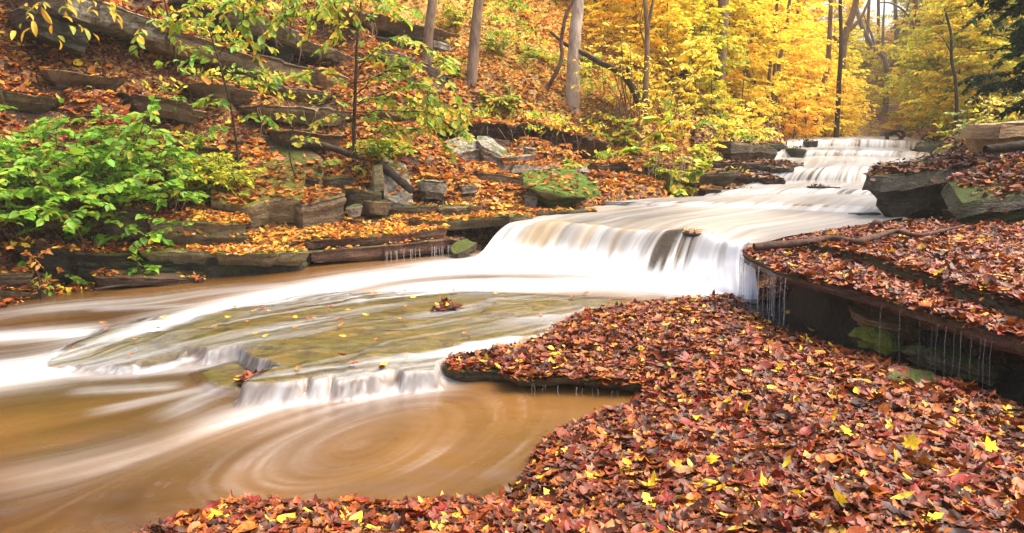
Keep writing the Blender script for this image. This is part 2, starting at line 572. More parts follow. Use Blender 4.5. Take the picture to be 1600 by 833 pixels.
# right shelf (leaf covered plate with an undercut front edge)
RSpx = [(1160, 398), (1215, 425), (1290, 445), (1380, 468), (1470, 497), (1560, 522), (1680, 560), (1900, 640)]
RSf = [P(a, b, z=.74) for a, b in RSpx]
RS = np.array([P(1200, 383, z=.76), P(1160, 392, z=.74)] + RSf + [np.array([8.5, 4, .8]), np.array([9, 11, .8]), P(1560, 348, z=.8), P(1420, 348, z=.79), P(1300, 362, z=.78)])

# upper stream rows (left to right)
ROWS = [
    ('base', [(735, 404, 'z', .21), (850, 411, 'z', .21), (960, 428, 'z', .20), (1065, 444, 'z', .19), (1178, 467, 'z', .18)]),
    ('lip', [(800, 352, 'z', .64), (890, 351, 'z', .70), (980, 356, 'z', .74), (1070, 361, 'z', .76), (1178, 382, 'z', .76)]),
    ('flat', [(836, 337, 'z', .72), (930, 337, 'z', .76), (1040, 341, 'z', .79), (1130, 350, 'z', .80), (1235, 368, 'z', .79)]),
    ('flat', [(900, 327, 'z', .78), (1000, 327, 'z', .79), (1110, 331, 'z', .80), (1220, 337, 'z', .80), (1350, 350, 'z', .80)]),
    ('flat', [(936, 321, 'z', .80), (1010, 321, 'z', .80), (1110, 324, 'z', .81), (1230, 328, 'z', .81), (1420, 338, 'z', .81)]),
    ('fall', [(946, 316, 'z', .86), (1020, 315, 'z', .86), (1110, 316, 'z', .86), (1240, 318, 'z', .86), (1440, 328, 'z', .84)]),
    ('flat', [(1000, 311, 'z', .87), (1080, 309, 'z', .87), (1160, 307, 'z', .88), (1280, 308, 'z', .88), (1450, 316, 'z', .87)]),
    ('flat', [(1100, 306, 'z', .88), (1150, 304, 'z', .89), (1210, 303, 'z', .90), (1300, 303, 'z', .90), (1450, 308, 'z', .89)]),
    ('fall', [(1130, 297, 'z', .96), (1180, 296, 'z', .97), (1240, 295, 'z', .98), (1320, 295, 'z', .98), (1450, 300, 'z', .95)]),
    ('flat', [(1175, 286, 'z', 1.02), (1225, 285, 'z', 1.02), (1290, 285, 'z', 1.02), (1360, 286, 'z', 1.02), (1455, 288, 'z', 1.0)]),
    ('fall', [(1185, 268, 'Y', 16.9), (1235, 265, 'Y', 16.9), (1300, 261, 'Y', 17.0), (1365, 261, 'Y', 17.1), (1460, 262, 'Y', 17.0)]),
    ('flat', [(1195, 258, 'Y', 18.4), (1245, 256, 'Y', 18.5), (1305, 255, 'Y', 18.6), (1370, 254, 'Y', 18.7), (1462, 255, 'Y', 18.6)]),
    ('flat', [(1206, 247, 'Y', 21.5), (1260, 246, 'Y', 21.8), (1320, 245, 'Y', 22), (1390, 246, 'Y', 22), (1455, 247, 'Y', 22)]),
    ('fall', [(1218, 237, 'Y', 21.8), (1268, 235, 'Y', 22.0), (1325, 235, 'Y', 22.2), (1392, 236, 'Y', 22.2), (1450, 238, 'Y', 22.2)]),
    ('flat', [(1224, 231, 'Y', 23.6), (1272, 230, 'Y', 23.8), (1328, 230, 'Y', 24.0), (1395, 232, 'Y', 23.5), (1448, 234, 'Y', 23.3)]),
    ('fall', [(1229, 221, 'Y', 23.9), (1278, 219, 'Y', 24.1), (1335, 218, 'Y', 24.3), (1398, 219, 'Y', 23.8), (1446, 221, 'Y', 23.7)]),
    ('flat', [(1225, 217.5, 'Y', 30), (1285, 216, 'Y', 30), (1340, 215, 'Y', 30), (1395, 216, 'Y', 30), (1440, 217.5, 'Y', 30)]),
    ('flat', [(1228, 213, 'Y', 46), (1280, 213, 'Y', 46), (1330, 213, 'Y', 46), (1380, 213, 'Y', 46), (1420, 213, 'Y', 46)]),
]
NS = 260
rows = [curve([Pq(q) for q in r[1]], NS) for r in ROWS]
loftv, loft_t, kinds, subs = [rows[0]], [np.zeros(NS)], [0.0], 0
sarr = np.linspace(0, 1, NS)
for i in range(1, len(rows)):
    n = {'lip': 26, 'fall': 12, 'flat': 14}[ROWS[i][0]]
    prev_flat = True
    for j in range(1, n + 1):
        t = j / n
        a, b = rows[i - 1], rows[i]
        q = a + (b - a) * t
        if ROWS[i][0] in ('lip', 'fall'):     # falling sheet: steep at the foot, rounded over the lip
            zt = 1 - (1 - t) ** 2.0
            zt = 0.40 * math.sin(t * math.pi / 2) + 0.60 * t * t * (3 - 2 * t) if ROWS[i][0] == 'lip' else np.sin(t * np.pi / 2) ** 0.8
            q[:, 2] = a[:, 2] + (b[:, 2] - a[:, 2]) * zt
        loftv.append(q)
        loft_t.append(np.full(NS, i - 1 + t))
LOFT = np.array(loftv)                    # (T, NS, 3)
LT = np.array(loft_t)
SS = np.broadcast_to(sarr, LT.shape)
Wd = np.linalg.norm(LOFT[:, -1] - LOFT[:, 0], axis=1)[:, None]
U = (SS - 0.5) * Wd                       # metres across
UP = np.vstack([LOFT[::6, 0], LOFT[::-6, -1]])
lv_pts = LOFT[::4, ::26].reshape(-1, 3)

# (name, label, (pxL,pyL,YL), (pxR,pyR,YR), thickness, depth, material, options)
ROCKS = [
    # upper ledges of the left hillside
    ('rock_ledge', 'pale jutting ledge at the very top of the hillside, over a dark hollow', (105, -14, 12.3), (305, 60, 14.4), .26, 1.9, 'rock_pale', dict(leafy=.5, under=.9, back=.1)),
    ('boulder', 'dark block sunk in the hollow below the highest pale ledge', (30, 12, 12.2), (145, 48, 12.8), .34, 1.4, 'rock_dark', dict(leafy=.4)),
    ('rock_ledge', 'long brown ledge running right below the highest pale ledge', (225, 34, 13.6), (415, 96, 15.2), .34, 1.6, 'rock_tan', dict(leafy=.6, under=.6)),
    ('rock_ledge', 'dark recessed bed of rock behind the sloping lichened slab', (290, -4, 15.2), (470, 62, 16.4), .5, 1.6, 'rock_dark', dict(leafy=.5)),
    ('rock_ledge', 'long overhanging slab with white lichened rim sloping down to the thin sapling', (395, 26, 15.1), (556, 90, 17.0), .19, 2.2, 'rock_pale', dict(leafy=.8, under=1.5, back=.12)),
    ('rock_ledge', 'thick tan ledge in the shade under the lichened overhang', (392, 84, 15.3), (515, 112, 16.3), .42, 1.6, 'rock_tan', dict(leafy=.4, under=.3)),
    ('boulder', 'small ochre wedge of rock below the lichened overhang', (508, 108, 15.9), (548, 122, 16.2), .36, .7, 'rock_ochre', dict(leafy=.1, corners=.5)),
    ('rock_ledge', 'overhanging ledge beside the thin brown tree with roots hanging below', (552, 12, 17.6), (708, 52, 19.6), .24, 2.0, 'rock_tan', dict(leafy=.8, under=1.6)),
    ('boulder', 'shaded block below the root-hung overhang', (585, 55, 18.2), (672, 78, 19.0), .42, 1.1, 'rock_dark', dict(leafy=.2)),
    ('boulder', 'pale rounded boulder just right of the thin brown tree', (676, 60, 18.4), (704, 66, 18.6), .36, .6, 'rock_pale', dict(leafy=0, round_=.5, corners=.4)),
    ('rock_ledge', 'slanting pale slab below the thin brown tree', (600, 74, 16.9), (700, 112, 17.3), .2, .9, 'rock_pale', dict(leafy=.3, under=.5)),
    ('rock_ledge', 'dark ledge at the hillside edge behind the green shrub', (-30, 134, 11.4), (90, 152, 11.9), .26, .9, 'rock_moss', dict(leafy=.6, under=.8)),
    ('rock_ledge', 'low dark ledge behind the top of the green shrub', (205, 150, 12.8), (322, 170, 13.5), .30, 1.0, 'rock_tan', dict(leafy=.6, under=.8)),
    ('rock_ledge', 'long thin ledge of brown rock halfway up the hillside', (395, 162, 13.9), (552, 172, 15.0), .30, 1.0, 'rock_tan', dict(leafy=.7, under=.8)),
    ('rock_ledge', 'stepped brown ledge under the lichened overhang and the ochre wedge', (420, 130, 14.8), (520, 142, 15.5), .25, .8, 'rock_tan', dict(leafy=.5, under=.6)),
    ('boulder', 'dark faced boulder behind the pale-barked tree', (908, 84, 20.5), (944, 94, 20.6), .42, .9, 'rock_tan', dict(leafy=.2, under=.5)),
    # big overhang in the middle
    ('rock_ledge', 'wide dark overhang of layered rock below the leaf-covered slope', (694, 190, 15.6), (840, 196, 16.1), .34, 1.6, 'rock_wet', dict(leafy=1, under=.7)),
    ('rock_ledge', 'right half of the dark overhang, ending under the bushes', (832, 194, 16.0), (955, 226, 16.6), .36, 1.6, 'rock_wet', dict(leafy=1, under=.7)),
    ('rock_ledge', 'thin tan shelf of rock under the wide dark overhang', (690, 222, 15.2), (800, 222, 15.7), .16, .9, 'rock_tan', dict(leafy=.2)),
    ('boulder', 'grey slab leaning below the tan shelf under the overhang', (712, 238, 14.7), (760, 232, 15.0), .30, .5, 'rock_pale', dict(leafy=.1, back=.5, corners=.4)),
    ('boulder', 'grey striped slab leaning right of the first leaning slab', (755, 230, 14.8), (800, 250, 15.0), .26, .6, 'rock_pale', dict(leafy=0, back=.5)),
    ('boulder', 'pile-like angular grey block under the overhang', (798, 244, 14.7), (838, 240, 15.0), .32, .6, 'rock_pale', dict(leafy=.1, corners=.5)),
    ('boulder', 'pointed pale stone standing up behind the mossy green boulder', (822, 228, 15.0), (836, 230, 15.05), .30, .25, 'rock_pale', dict(leafy=0, corners=.6)),
    ('boulder', 'long pale boulder partly under bushes above the mossy green boulder', (800, 258, 14.2), (925, 262, 14.7), .40, 1.0, 'rock_pale', dict(leafy=.4, round_=.3, under=.5)),
    ('flat_rock', 'flat tan slab sloping to the left of the mossy green boulder', (745, 268, 13.9), (850, 284, 13.9), .20, 1.0, 'rock_tan', dict(leafy=.7)),
    # middle band of blocks
    ('boulder', 'tilted leaf-strewn slab above the big flat block', (378, 258, 12.9), (500, 288, 13.2), .34, 1.3, 'rock_tan', dict(leafy=.7, back=.45)),
    ('boulder', 'big flat-topped block with a yellow-brown leafy top', (334, 315, 11.6), (474, 308, 11.9), .40, 1.5, 'lichen_green', dict(leafy=.22, back=.34, under=.3, rough=.4)),
    ('boulder', 'squared grey-brown block right of the big flat-topped block', (470, 318, 11.8), (540, 304, 12.2), .38, .6, 'rock_tan', dict(leafy=.8, back=.2, under=.1)),
    ('boulder', 'pointed mossy block above the squared block', (502, 296, 12.5), (546, 304, 12.6), .26, .7, 'rock_moss', dict(leafy=.2, corners=.5)),
    ('boulder', 'small dark block behind the pointed mossy block', (514, 278, 12.9), (552, 276, 13.1), .30, .5, 'rock_moss', dict(leafy=.2, corners=.5)),
    ('boulder', 'upright mossy slab standing on edge beside the dark log', (584, 258, 12.75), (598, 254, 12.8), .52, .22, 'lichen_green', dict(leafy=0, corners=.3, under=-.1)),
    ('boulder', 'wide dark boulder leaning against the upright mossy slab', (545, 298, 12.4), (597, 304, 12.5), .34, .6, 'rock_moss', dict(leafy=.5, corners=.5)),
    ('boulder', 'grey sloping slab right of the upright mossy slab', (598, 302, 12.7), (646, 318, 12.8), .26, .8, 'rock_pale', dict(leafy=.3, back=.7)),
    ('boulder', 'small brown stone wedged under the grey sloping slab', (575, 312, 12.3), (612, 316, 12.4), .2, .4, 'rock_tan', dict(leafy=.1)),
    ('boulder', 'whitish lichen-crusted boulder on the leafy bank', (662, 282, 13.0), (698, 284, 13.1), .34, .45, 'rock_pale', dict(leafy=0, round_=.6, corners=.5, under=.3)),
    ('boulder', 'flat white stone behind the lichen-crusted boulder', (722, 290, 13.2), (748, 288, 13.3), .14, .4, 'rock_pale', dict(leafy=.1)),
    ('boulder', 'small grey stone by the squared block on the leaf ledge', (548, 326, 12.0), (566, 322, 12.1), .16, .25, 'rock_pale', dict(leafy=0, corners=.6)),
    ('boulder', 'mossy block under the green shrub near the left edge of the water', (28, 305, 10.6), (145, 310, 10.9), .40, .9, 'rock_moss', dict(leafy=.3)),
    ('boulder', 'dark mossy block right of the shrub-shaded block', (150, 322, 10.7), (238, 326, 10.9), .36, .8, 'rock_moss', dict(leafy=.4)),
    ('flat_rock', 'flat mossy stone lying below the shrub-shaded block', (56, 346, 10.3), (118, 346, 10.4), .12, .5, 'rock_moss', dict(leafy=.3)),
    ('flat_rock', 'wide grey-green slab at the foot of the big flat-topped block', (234, 346, 10.7), (392, 348, 11.2), .28, 1.0, 'lichen_green', dict(leafy=.5, back=.15, under=.4)),
    ('flat_rock', 'lower dark slab under the wide grey-green slab', (244, 364, 10.7), (388, 370, 11.1), .20, .8, 'rock_moss', dict(leafy=.5)),
    # water-side ledges
    ('rock_ledge', 'dark wet ledge along the left water edge under the leaf drift', (20, 388, 9.9), (232, 392, 10.4), .36, 1.2, 'rock_dark', dict(leafy=1, under=.5)),
    ('rock_ledge', 'long flat ledge ending in a yellow-green mossy corner above the water', (222, 392, 10.3), (492, 396, 10.8), .17, 1.1, 'lichen_green', dict(leafy=.5, under=.7)),
    ('rock_ledge', 'shaded lower bed of rock under the mossy cornered ledge', (90, 412, 10.1), (470, 410, 10.8), .34, 1.0, 'rock_dark', dict(leafy=.1, under=.2)),
    ('rock_ledge', 'thin waterline slab left of the white water with leaves on it', (150, 430, 9.9), (320, 436, 10.2), .10, .5, 'rock_wet', dict(leafy=.35)),
    ('rock_ledge', 'reddish ledge under the bright orange leaf drift', (392, 382, 11.0), (700, 358, 11.9), .17, 1.3, 'rock_red', dict(leafy=1.2, under=.5, back=.16)),
    ('rock_ledge', 'lower red-brown bed with water dripping from it', (480, 396, 11.1), (735, 372, 12.0), .17, 1.0, 'rock_red', dict(leafy=.1, under=.3)),
    ('rock_ledge', 'dark undercut rock behind the drips at the white water', (500, 404, 11.5), (760, 384, 12.3), .36, .8, 'rock_wet', dict(leafy=.0)),
    ('rock_ledge', 'tan mossy ledge meeting the left end of the waterfall', (655, 344, 12.1), (832, 338, 12.5), .16, .9, 'lichen_green', dict(leafy=.9, under=.5)),
    ('flat_rock', 'low slab in the leaves above the tan mossy ledge', (608, 324, 12.6), (684, 322, 12.8), .14, .6, 'rock_moss', dict(leafy=.5)),
    ('flat_rock', 'second low slab in the leaves above the tan mossy ledge', (690, 326, 12.7), (752, 322, 12.9), .13, .5, 'rock_tan', dict(leafy=.5)),
    ('flat_rock', 'tilted flat stone at the left foot of the waterfall', (716, 396, 11.45), (746, 380, 11.6), .10, .35, 'rock_moss', dict(leafy=0, back=.15)),
    ('boulder', 'wedge-shaped boulder with a bright green moss top beside the waterfall', (836, 298, 12.9), (943, 301, 13.1), .36, .95, 'moss_top', dict(leafy=.12, back=.36, under=1.1, corners=.3, front=.10, rough=1.5)),
    ('flat_rock', 'mossy slab lying at the upstream edge under the green-topped boulder', (826, 330, 12.55), (936, 328, 12.9), .17, .8, 'rock_moss', dict(leafy=.6, under=.3)),
    ('boulder', 'tan mossy block at the brink of the waterfall', (796, 338, 12.3), (832, 338, 12.4), .22, .5, 'lichen_green', dict(leafy=.5)),
    ('boulder', 'grey stone against the left side of the green-topped boulder', (818, 304, 13.1), (842, 306, 13.1), .26, .4, 'rock_pale', dict(leafy=.1)),
    # bank under the bushes, centre
    ('rock_ledge', 'overhanging bank of rock below the yellow bushes', (926, 258, 15.3), (1118, 262, 16.0), .26, 1.4, 'rock_tan', dict(leafy=1, under=1.0)),
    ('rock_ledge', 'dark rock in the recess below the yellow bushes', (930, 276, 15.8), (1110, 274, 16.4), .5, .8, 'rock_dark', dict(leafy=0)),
    ('flat_rock', 'mossy slab sticking out right of the twig-hung recess', (1082, 272, 15.4), (1162, 268, 16.2), .22, .9, 'rock_moss', dict(leafy=.4, under=.8)),
    ('boulder', 'small brown stone in the leaves at the edge of the upper pool', (1104, 296, 14.9), (1130, 294, 15.0), .12, .4, 'rock_wet', dict(leafy=.3)),
    ('boulder', 'dark rounded boulder left of the cascade', (1140, 222, 18.3), (1215, 230, 18.9), .42, 1.3, 'rock_moss', dict(leafy=.2, round_=.5)),
    ('rock_ledge', 'dark flat ledge beside the topmost fall', (1186, 228, 21.5), (1236, 226, 23.0), .40, 1.2, 'rock_dark', dict(leafy=.5)),
    ('flat_rock', 'low leaf-strewn step at the left side of the cascade', (1120, 256, 17.2), (1232, 254, 18.0), .22, 1.4, 'rock_wet', dict(leafy=.7)),
    ('flat_rock', 'middle leaf-strewn step at the left side of the cascade', (1130, 274, 16.4), (1240, 276, 16.8), .18, 1.3, 'rock_wet', dict(leafy=.8)),
    ('flat_rock', 'lowest leaf-strewn step at the left side of the cascade', (1030, 300, 15.0), (1200, 298, 15.6), .14, 1.2, 'rock_wet', dict(leafy=1.0)),
    ('boulder', 'dark wet stone standing in the middle of the cascade', (1232, 258, 17.5), (1256, 258, 17.6), .36, .7, 'rock_dark', dict(leafy=.6, corners=.4)),
    ('flat_rock', 'low leaf-topped stone in the water below the cascade', (1298, 304, 15.4), (1324, 304, 15.4), .09, .3, 'rock_dark', dict(leafy=1)),
    ('flat_rock', 'flat dark stone in the shallows left of the cascade foot', (1205, 305, 15.2), (1268, 306, 15.2), .09, .5, 'rock_dark', dict(leafy=.6)),
    ('boulder', 'dark stone on the lip of the topmost fall, left part', (1262, 222, 23.6), (1280, 221, 23.7), .22, .5, 'rock_dark', dict(leafy=.3)),
    ('boulder', 'long dark stone splitting the topmost fall near its left end', (1236, 232, 21.6), (1262, 233, 21.7), .20, .5, 'rock_dark', dict(leafy=.3)),
    ('boulder', 'wet brown stone at the foot of the second tier of the cascade', (1196, 280, 16.2), (1228, 282, 16.2), .16, .6, 'rock_wet', dict(leafy=.6)),
    ('flat_rock', 'thin wet slab showing through the lower steps of the cascade', (1270, 292, 15.3), (1312, 292, 15.4), .06, .35, 'rock_wet', dict(leafy=.3)),
    ('flat_rock', 'dark wet slab at the left edge of the second tier', (1204, 262, 16.7), (1240, 264, 16.8), .16, .6, 'rock_dark', dict(leafy=.6)),
    ('rock_ledge', 'undercut ledge above the green shrub, just below the top hollow', (70, 108, 12.2), (200, 122, 12.9), .24, 1.0, 'rock_tan', dict(leafy=.6, under=1.0)),
    ('rock_ledge', 'stacked ledge between the two thin saplings on the left slope', (300, 128, 13.6), (402, 140, 14.3), .30, 1.0, 'rock_tan', dict(leafy=.5, under=1.0)),
    ('rock_ledge', 'mossy ledge behind the lime shrub, left of the tilted slab', (255, 222, 12.5), (372, 236, 13.1), .26, 1.0, 'rock_moss', dict(leafy=.5, under=.9)),
    ('rock_ledge', 'low stacked ledge in the leaves left of the tall thin sapling', (430, 206, 13.7), (545, 214, 14.3), .24, 1.0, 'rock_tan', dict(leafy=.5, under=.9)),
    ('rock_ledge', 'thin broken ledge right of the tall thin sapling', (575, 176, 15.0), (690, 186, 15.6), .22, 1.0, 'rock_tan', dict(leafy=.5, under=.9)),
    ('boulder', 'small dark ledge stone breaking the lip of the main waterfall', (1066, 362, 10.15), (1112, 366, 9.9), .16, .4, 'rock_wet', dict(leafy=.2)),
    # right side
    ('boulder', 'huge undercut mossy boulder beside the upper pool', (1378, 276, 11.4), (1562, 253, 11.9), .68, 1.1, 'rock_dark', dict(leafy=.5, under=.75, corners=.08, back=.05, front=.05, skew=.4, round_=.3, rough=1.15)),
    ('boulder', 'huge leaf-topped boulder cut off by the right edge of the picture', (1500, 319, 9.8), (1700, 292, 9.5), .46, 1.5, 'rock_dark', dict(leafy=.8, under=.6, back=.30, skew=1.3, corners=.04, round_=.3, rough=1.1)),
    ('boulder', 'dark block propping up the boulder at the right edge', (1530, 338, 10.5), (1680, 338, 10.4), .22, 1.2, 'rock_dark', dict(leafy=0)),
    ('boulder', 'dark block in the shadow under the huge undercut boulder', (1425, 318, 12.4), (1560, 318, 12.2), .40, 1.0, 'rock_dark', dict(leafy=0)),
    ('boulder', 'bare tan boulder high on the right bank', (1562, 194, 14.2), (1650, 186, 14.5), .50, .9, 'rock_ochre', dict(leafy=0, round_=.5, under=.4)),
    ('boulder', 'smooth dark boulder at the right end of the topmost fall', (1438, 229, 22.2), (1500, 222, 22.6), .52, 1.2, 'rock_dark', dict(leafy=.1, round_=.6, skew=.6, corners=.06)),
    ('boulder', 'flat dark rock on the bank above the smooth dark boulder', (1462, 214, 25.5), (1530, 208, 25.5), .4, 1.4, 'rock_dark', dict(leafy=.3)),
    ('boulder', 'small grey rock alone in the upper pool', (1340, 334, 11.95), (1380, 333, 12.0), .14, .35, 'rock_tan', dict(leafy=0, round_=.3, corners=.5)),
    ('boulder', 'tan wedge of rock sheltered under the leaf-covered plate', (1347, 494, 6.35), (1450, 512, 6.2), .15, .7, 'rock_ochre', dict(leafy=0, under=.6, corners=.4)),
    ('flat_rock', 'upper tan bed of rock tucked under the leaf-covered plate', (1338, 470, 6.75), (1470, 500, 6.1), .11, .6, 'rock_tan', dict(leafy=0)),
    ('boulder', 'brown block under the leaf-covered plate at the right edge', (1534, 542, 5.5), (1640, 560, 5.3), .17, .6, 'rock_wet', dict(leafy=0)),
    ('flat_rock', 'green moss cushion on stone in front of the sheltered tan wedge', (1326, 512, 6.35), (1392, 536, 6.0), .13, .25, 'moss', dict(leafy=.15, round_=.6, rough=2.4)),
    ('flat_rock', 'long low mossy stone right of the green moss cushion', (1410, 546, 5.85), (1560, 580, 5.3), .09, .3, 'rock_moss', dict(leafy=.5, round_=.5, rough=2)),
    ('boulder', 'half-buried mossy stone breaking through the leaves below the moss', (1385, 590, 5.25), (1470, 605, 5.1), .22, .35, 'rock_tan', dict(leafy=.35)),
    ('boulder', 'pale flat stone showing through the foreground leaves', (1272, 728, 3.95), (1310, 735, 3.92), .10, .25, 'rock_pale', dict(leafy=.25, round_=.4)),
    ('boulder', 'leaf-plastered stone rising from the thin water of the mossy shelf', (678, 484, 8.02), (720, 481, 8.05), .14, .24, 'rock_wet', dict(leafy=1.6, round_=.6, corners=.3)),
    ('flat_rock', 'leaf-topped corner stone of the shelf between two little falls', (370, 600, 6.05), (432, 602, 6.0), .16, .30, 'rock_moss', dict(leafy=1.2)),
    ('flat_rock', 'undercut leaf-covered slab at the right edge of the brown pool', (795, 588, 6.0), (1048, 604, 5.85), .085, .9, 'rock_moss', dict(leafy=1.5, under=1.2)),
    ('flat_rock', 'short ledge at the left tip of the leaf bank beside the little falls', (694, 574, 6.3), (805, 582, 6.15), .11, .7, 'rock_moss', dict(leafy=1.5, under=.3)),
    ('flat_rock', 'waterline slab at the far left with a leaf mound', (-60, 452, 9.2), (100, 458, 9.7), .14, .8, 'rock_tan', dict(leafy=1.3)),
    ('boulder', 'brown block at the extreme left behind the leaf mound', (-60, 428, 9.4), (50, 430, 9.7), .14, .7, 'rock_tan', dict(leafy=.7)),
]

# -- ground grid
xs = np.concatenate([-8.5 - np.cumsum(np.geomspace(.12, 4, 34))[::-1], np.arange(-8.4, 7.6, .06), 7.6 + np.cumsum(np.geomspace(.08, 4, 36))])
ys = np.concatenate([np.arange(-3, 2, .25), np.arange(2, 19, .06), 19 + np.cumsum(np.geomspace(.08, 4, 46))])
GX, GY = np.meshgrid(xs, ys)
GZ = land(GX, GY)
near = smooth(GY, 40, 20)
dist_fg = smooth(GZ, .4, 1.2)
GZ = GZ + 0.16 * fbm(GX * .7, GY * .7, seed=3) * (0.15 + dist_fg) + 0.05 * fbm(GX * 3, GY * 3, seed=5) * (.5 + .5 * dist_fg)
# terraces in the hillside (ledges of bedrock)
st = 0.42
ph = GZ / st + 0.35 * fbm(GX * .5, GY * .5, seed=9)
ter = (np.floor(ph) + smooth(ph - np.floor(ph), .35, .8)) * st - 0.35 * st * fbm(GX * .5, GY * .5, seed=9)
wt = smooth(GZ, .9, 1.5) * smooth(GY, 30, 20) * smooth(GX, 2.5, .5) * .7
GZ = GZ * (1 - wt) + ter * wt
# right shelf block
drs = sdf(RS, GX, GY)
wr = smooth(drs, .38, .62)
GZ = np.where(drs > -.2, GZ * (1 - wr) + np.maximum(GZ, .60) * wr, GZ)
low = smooth(drs, -.05, .15) * (1 - wr)
GZ = GZ * (1 - low) + np.minimum(GZ, .16) * low
# carve the water
d1 = sdf(W1, GX, GY)
lvl = np.clip(LV(GX, GY), 0, .24)
GZ = np.where(d1 > -.12, np.minimum(GZ, np.where(d1 > 0, lvl - .02 - .35 * smooth(d1, 0, .2), lvl + .02 + (-d1) * 1.6 + .0)), GZ)
du = sdf(UP, GX, GY)
m = du > -.3
near_pts = lv_pts[:, :2]
lvl2 = np.full(GX.shape, 9.0)
gx, gy = GX[m], GY[m]
bi = np.zeros(len(gx), int)
for c0 in range(0, len(gx), 4000):
    dd = (gx[c0:c0 + 4000, None] - near_pts[None, :, 0]) ** 2 + (gy[c0:c0 + 4000, None] - near_pts[None, :, 1]) ** 2
    k3 = np.argpartition(dd, 3, axis=1)[:, :3]
    bi[c0:c0 + 4000] = 0
    lvl2_part = lv_pts[k3, 2].min(1)
    gx_idx = np.flatnonzero(m.ravel())[c0:c0 + 4000]
    lvl2.ravel()[gx_idx] = lvl2_part
cut = np.where(du > 0, lvl2 - .22 - .2 * smooth(du, 0, .4), lvl2 + .0 + (-du) * 1.5)
GZ = np.where(m, np.minimum(GZ, cut), GZ)
# seat the rocks: the soil stays below the front faces of ledges and boulders
for nm, lab, a, b, th, dp, mt, kw in ROCKS:
    A, B = P(a[0], a[1], Y=a[2]), P(b[0], b[1], Y=b[2])
    if A[1] < 8.5:
        continue
    e = B - A
    Lh = math.hypot(e[0], e[1])
    u0, u1 = e[0] / Lh, e[1] / Lh
    aa = (GX - A[0]) * u0 + (GY - A[1]) * u1
    bb = -(GX - A[0]) * u1 + (GY - A[1]) * u0
    zb = A[2] + e[2] * np.clip(aa / Lh, 0, 1) - th * .88
    out_a = np.maximum(np.maximum(-aa, aa - Lh), 0)
    inn = np.maximum(bb - dp * .55, 0)
    fro = np.maximum(-bb - .45, 0)
    GZ = np.minimum(GZ, zb + out_a * 1.3 + inn * 1.6 + fro * .8 + .05 * fbm(GX * 3, GY * 3, seed=15))
ground = mesh_obj('ground', np.stack([GX, GY, GZ], -1).reshape(-1, 3), grid_faces(*GX.shape), M['ground'],
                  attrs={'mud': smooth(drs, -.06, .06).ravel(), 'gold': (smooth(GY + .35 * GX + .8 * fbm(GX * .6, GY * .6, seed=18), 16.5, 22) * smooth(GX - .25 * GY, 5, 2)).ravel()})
tag(ground, 'leaf covered forest floor of the gorge, rising to both sides of the stream', 'ground', kind='structure')

# ================================================================== WATER
# ---- lower pool, whitewater channel and thin water over the shelf: one sheet
wx = np.arange(-8.0, 3.3, .022)
wy = np.concatenate([np.arange(2.6, 7, .02), np.arange(7, 12.3, .024)])
WX, WY = np.meshgrid(wx, wy)
L = np.clip(LV(WX, WY), 0, .24)
dS = sdf(S, WX, WY) + (.07 * fbm(WX * 3, WY * 3, seed=21) + .015 * fbm(WX * 11, WY * 11, seed=23)) * smooth(WY, 9, 7)
dT = sdf(T2, WX, WY) + .02 * fbm(WX * 5, WY * 5, seed=22)
frontness = smooth(WY - WX * 0.0, 7.9, 7.2)
rel = fbm(WX * 1.2, WY * 2.6, seed=31, oct=4)
shz = SH(WX, WY) + .022 * rel + .012 * fbm(WX * 5, WY * 7, seed=33)
# small cross ledges in the shelf top
shz = shz + .02 * smooth(fbm(WX * .9 + 3, WY * 1.7, seed=36), 0, .08)
gap = smooth(fbm(WX * 2.6, WY * 1.0, seed=61), -.10, .06)
wS = smooth(dS, -.02, .05 + .22 * (1 - frontness) + .16 * (1 - gap) * frontness)
wT = smooth(dT, -.05, .16)
rock = np.maximum(L * (1 - wT) + (.05 + .012 * rel) * wT, L * (1 - wS) + shz * wS)
inS = np.maximum(wS, wT)
WZ = np.where(inS > .02, np.maximum(L, rock + .010), L)
near_fall = np.exp(-(np.maximum(WY - np.interp(WX, rows[0][:, 0], rows[0][:, 1]), -9) / .55) ** 2) * smooth(WX, -.9, -.3)
WZ = WZ + near_fall * (.035 + .05 * fbm(WX * 2.5, WY * 2.5, seed=42))
WZ = WZ + .010 * fbm(WX * 1.0, WY * 1.6, seed=41) * (1 - inS) + .004 * fbm(WX * 3, WY * 5, seed=43)

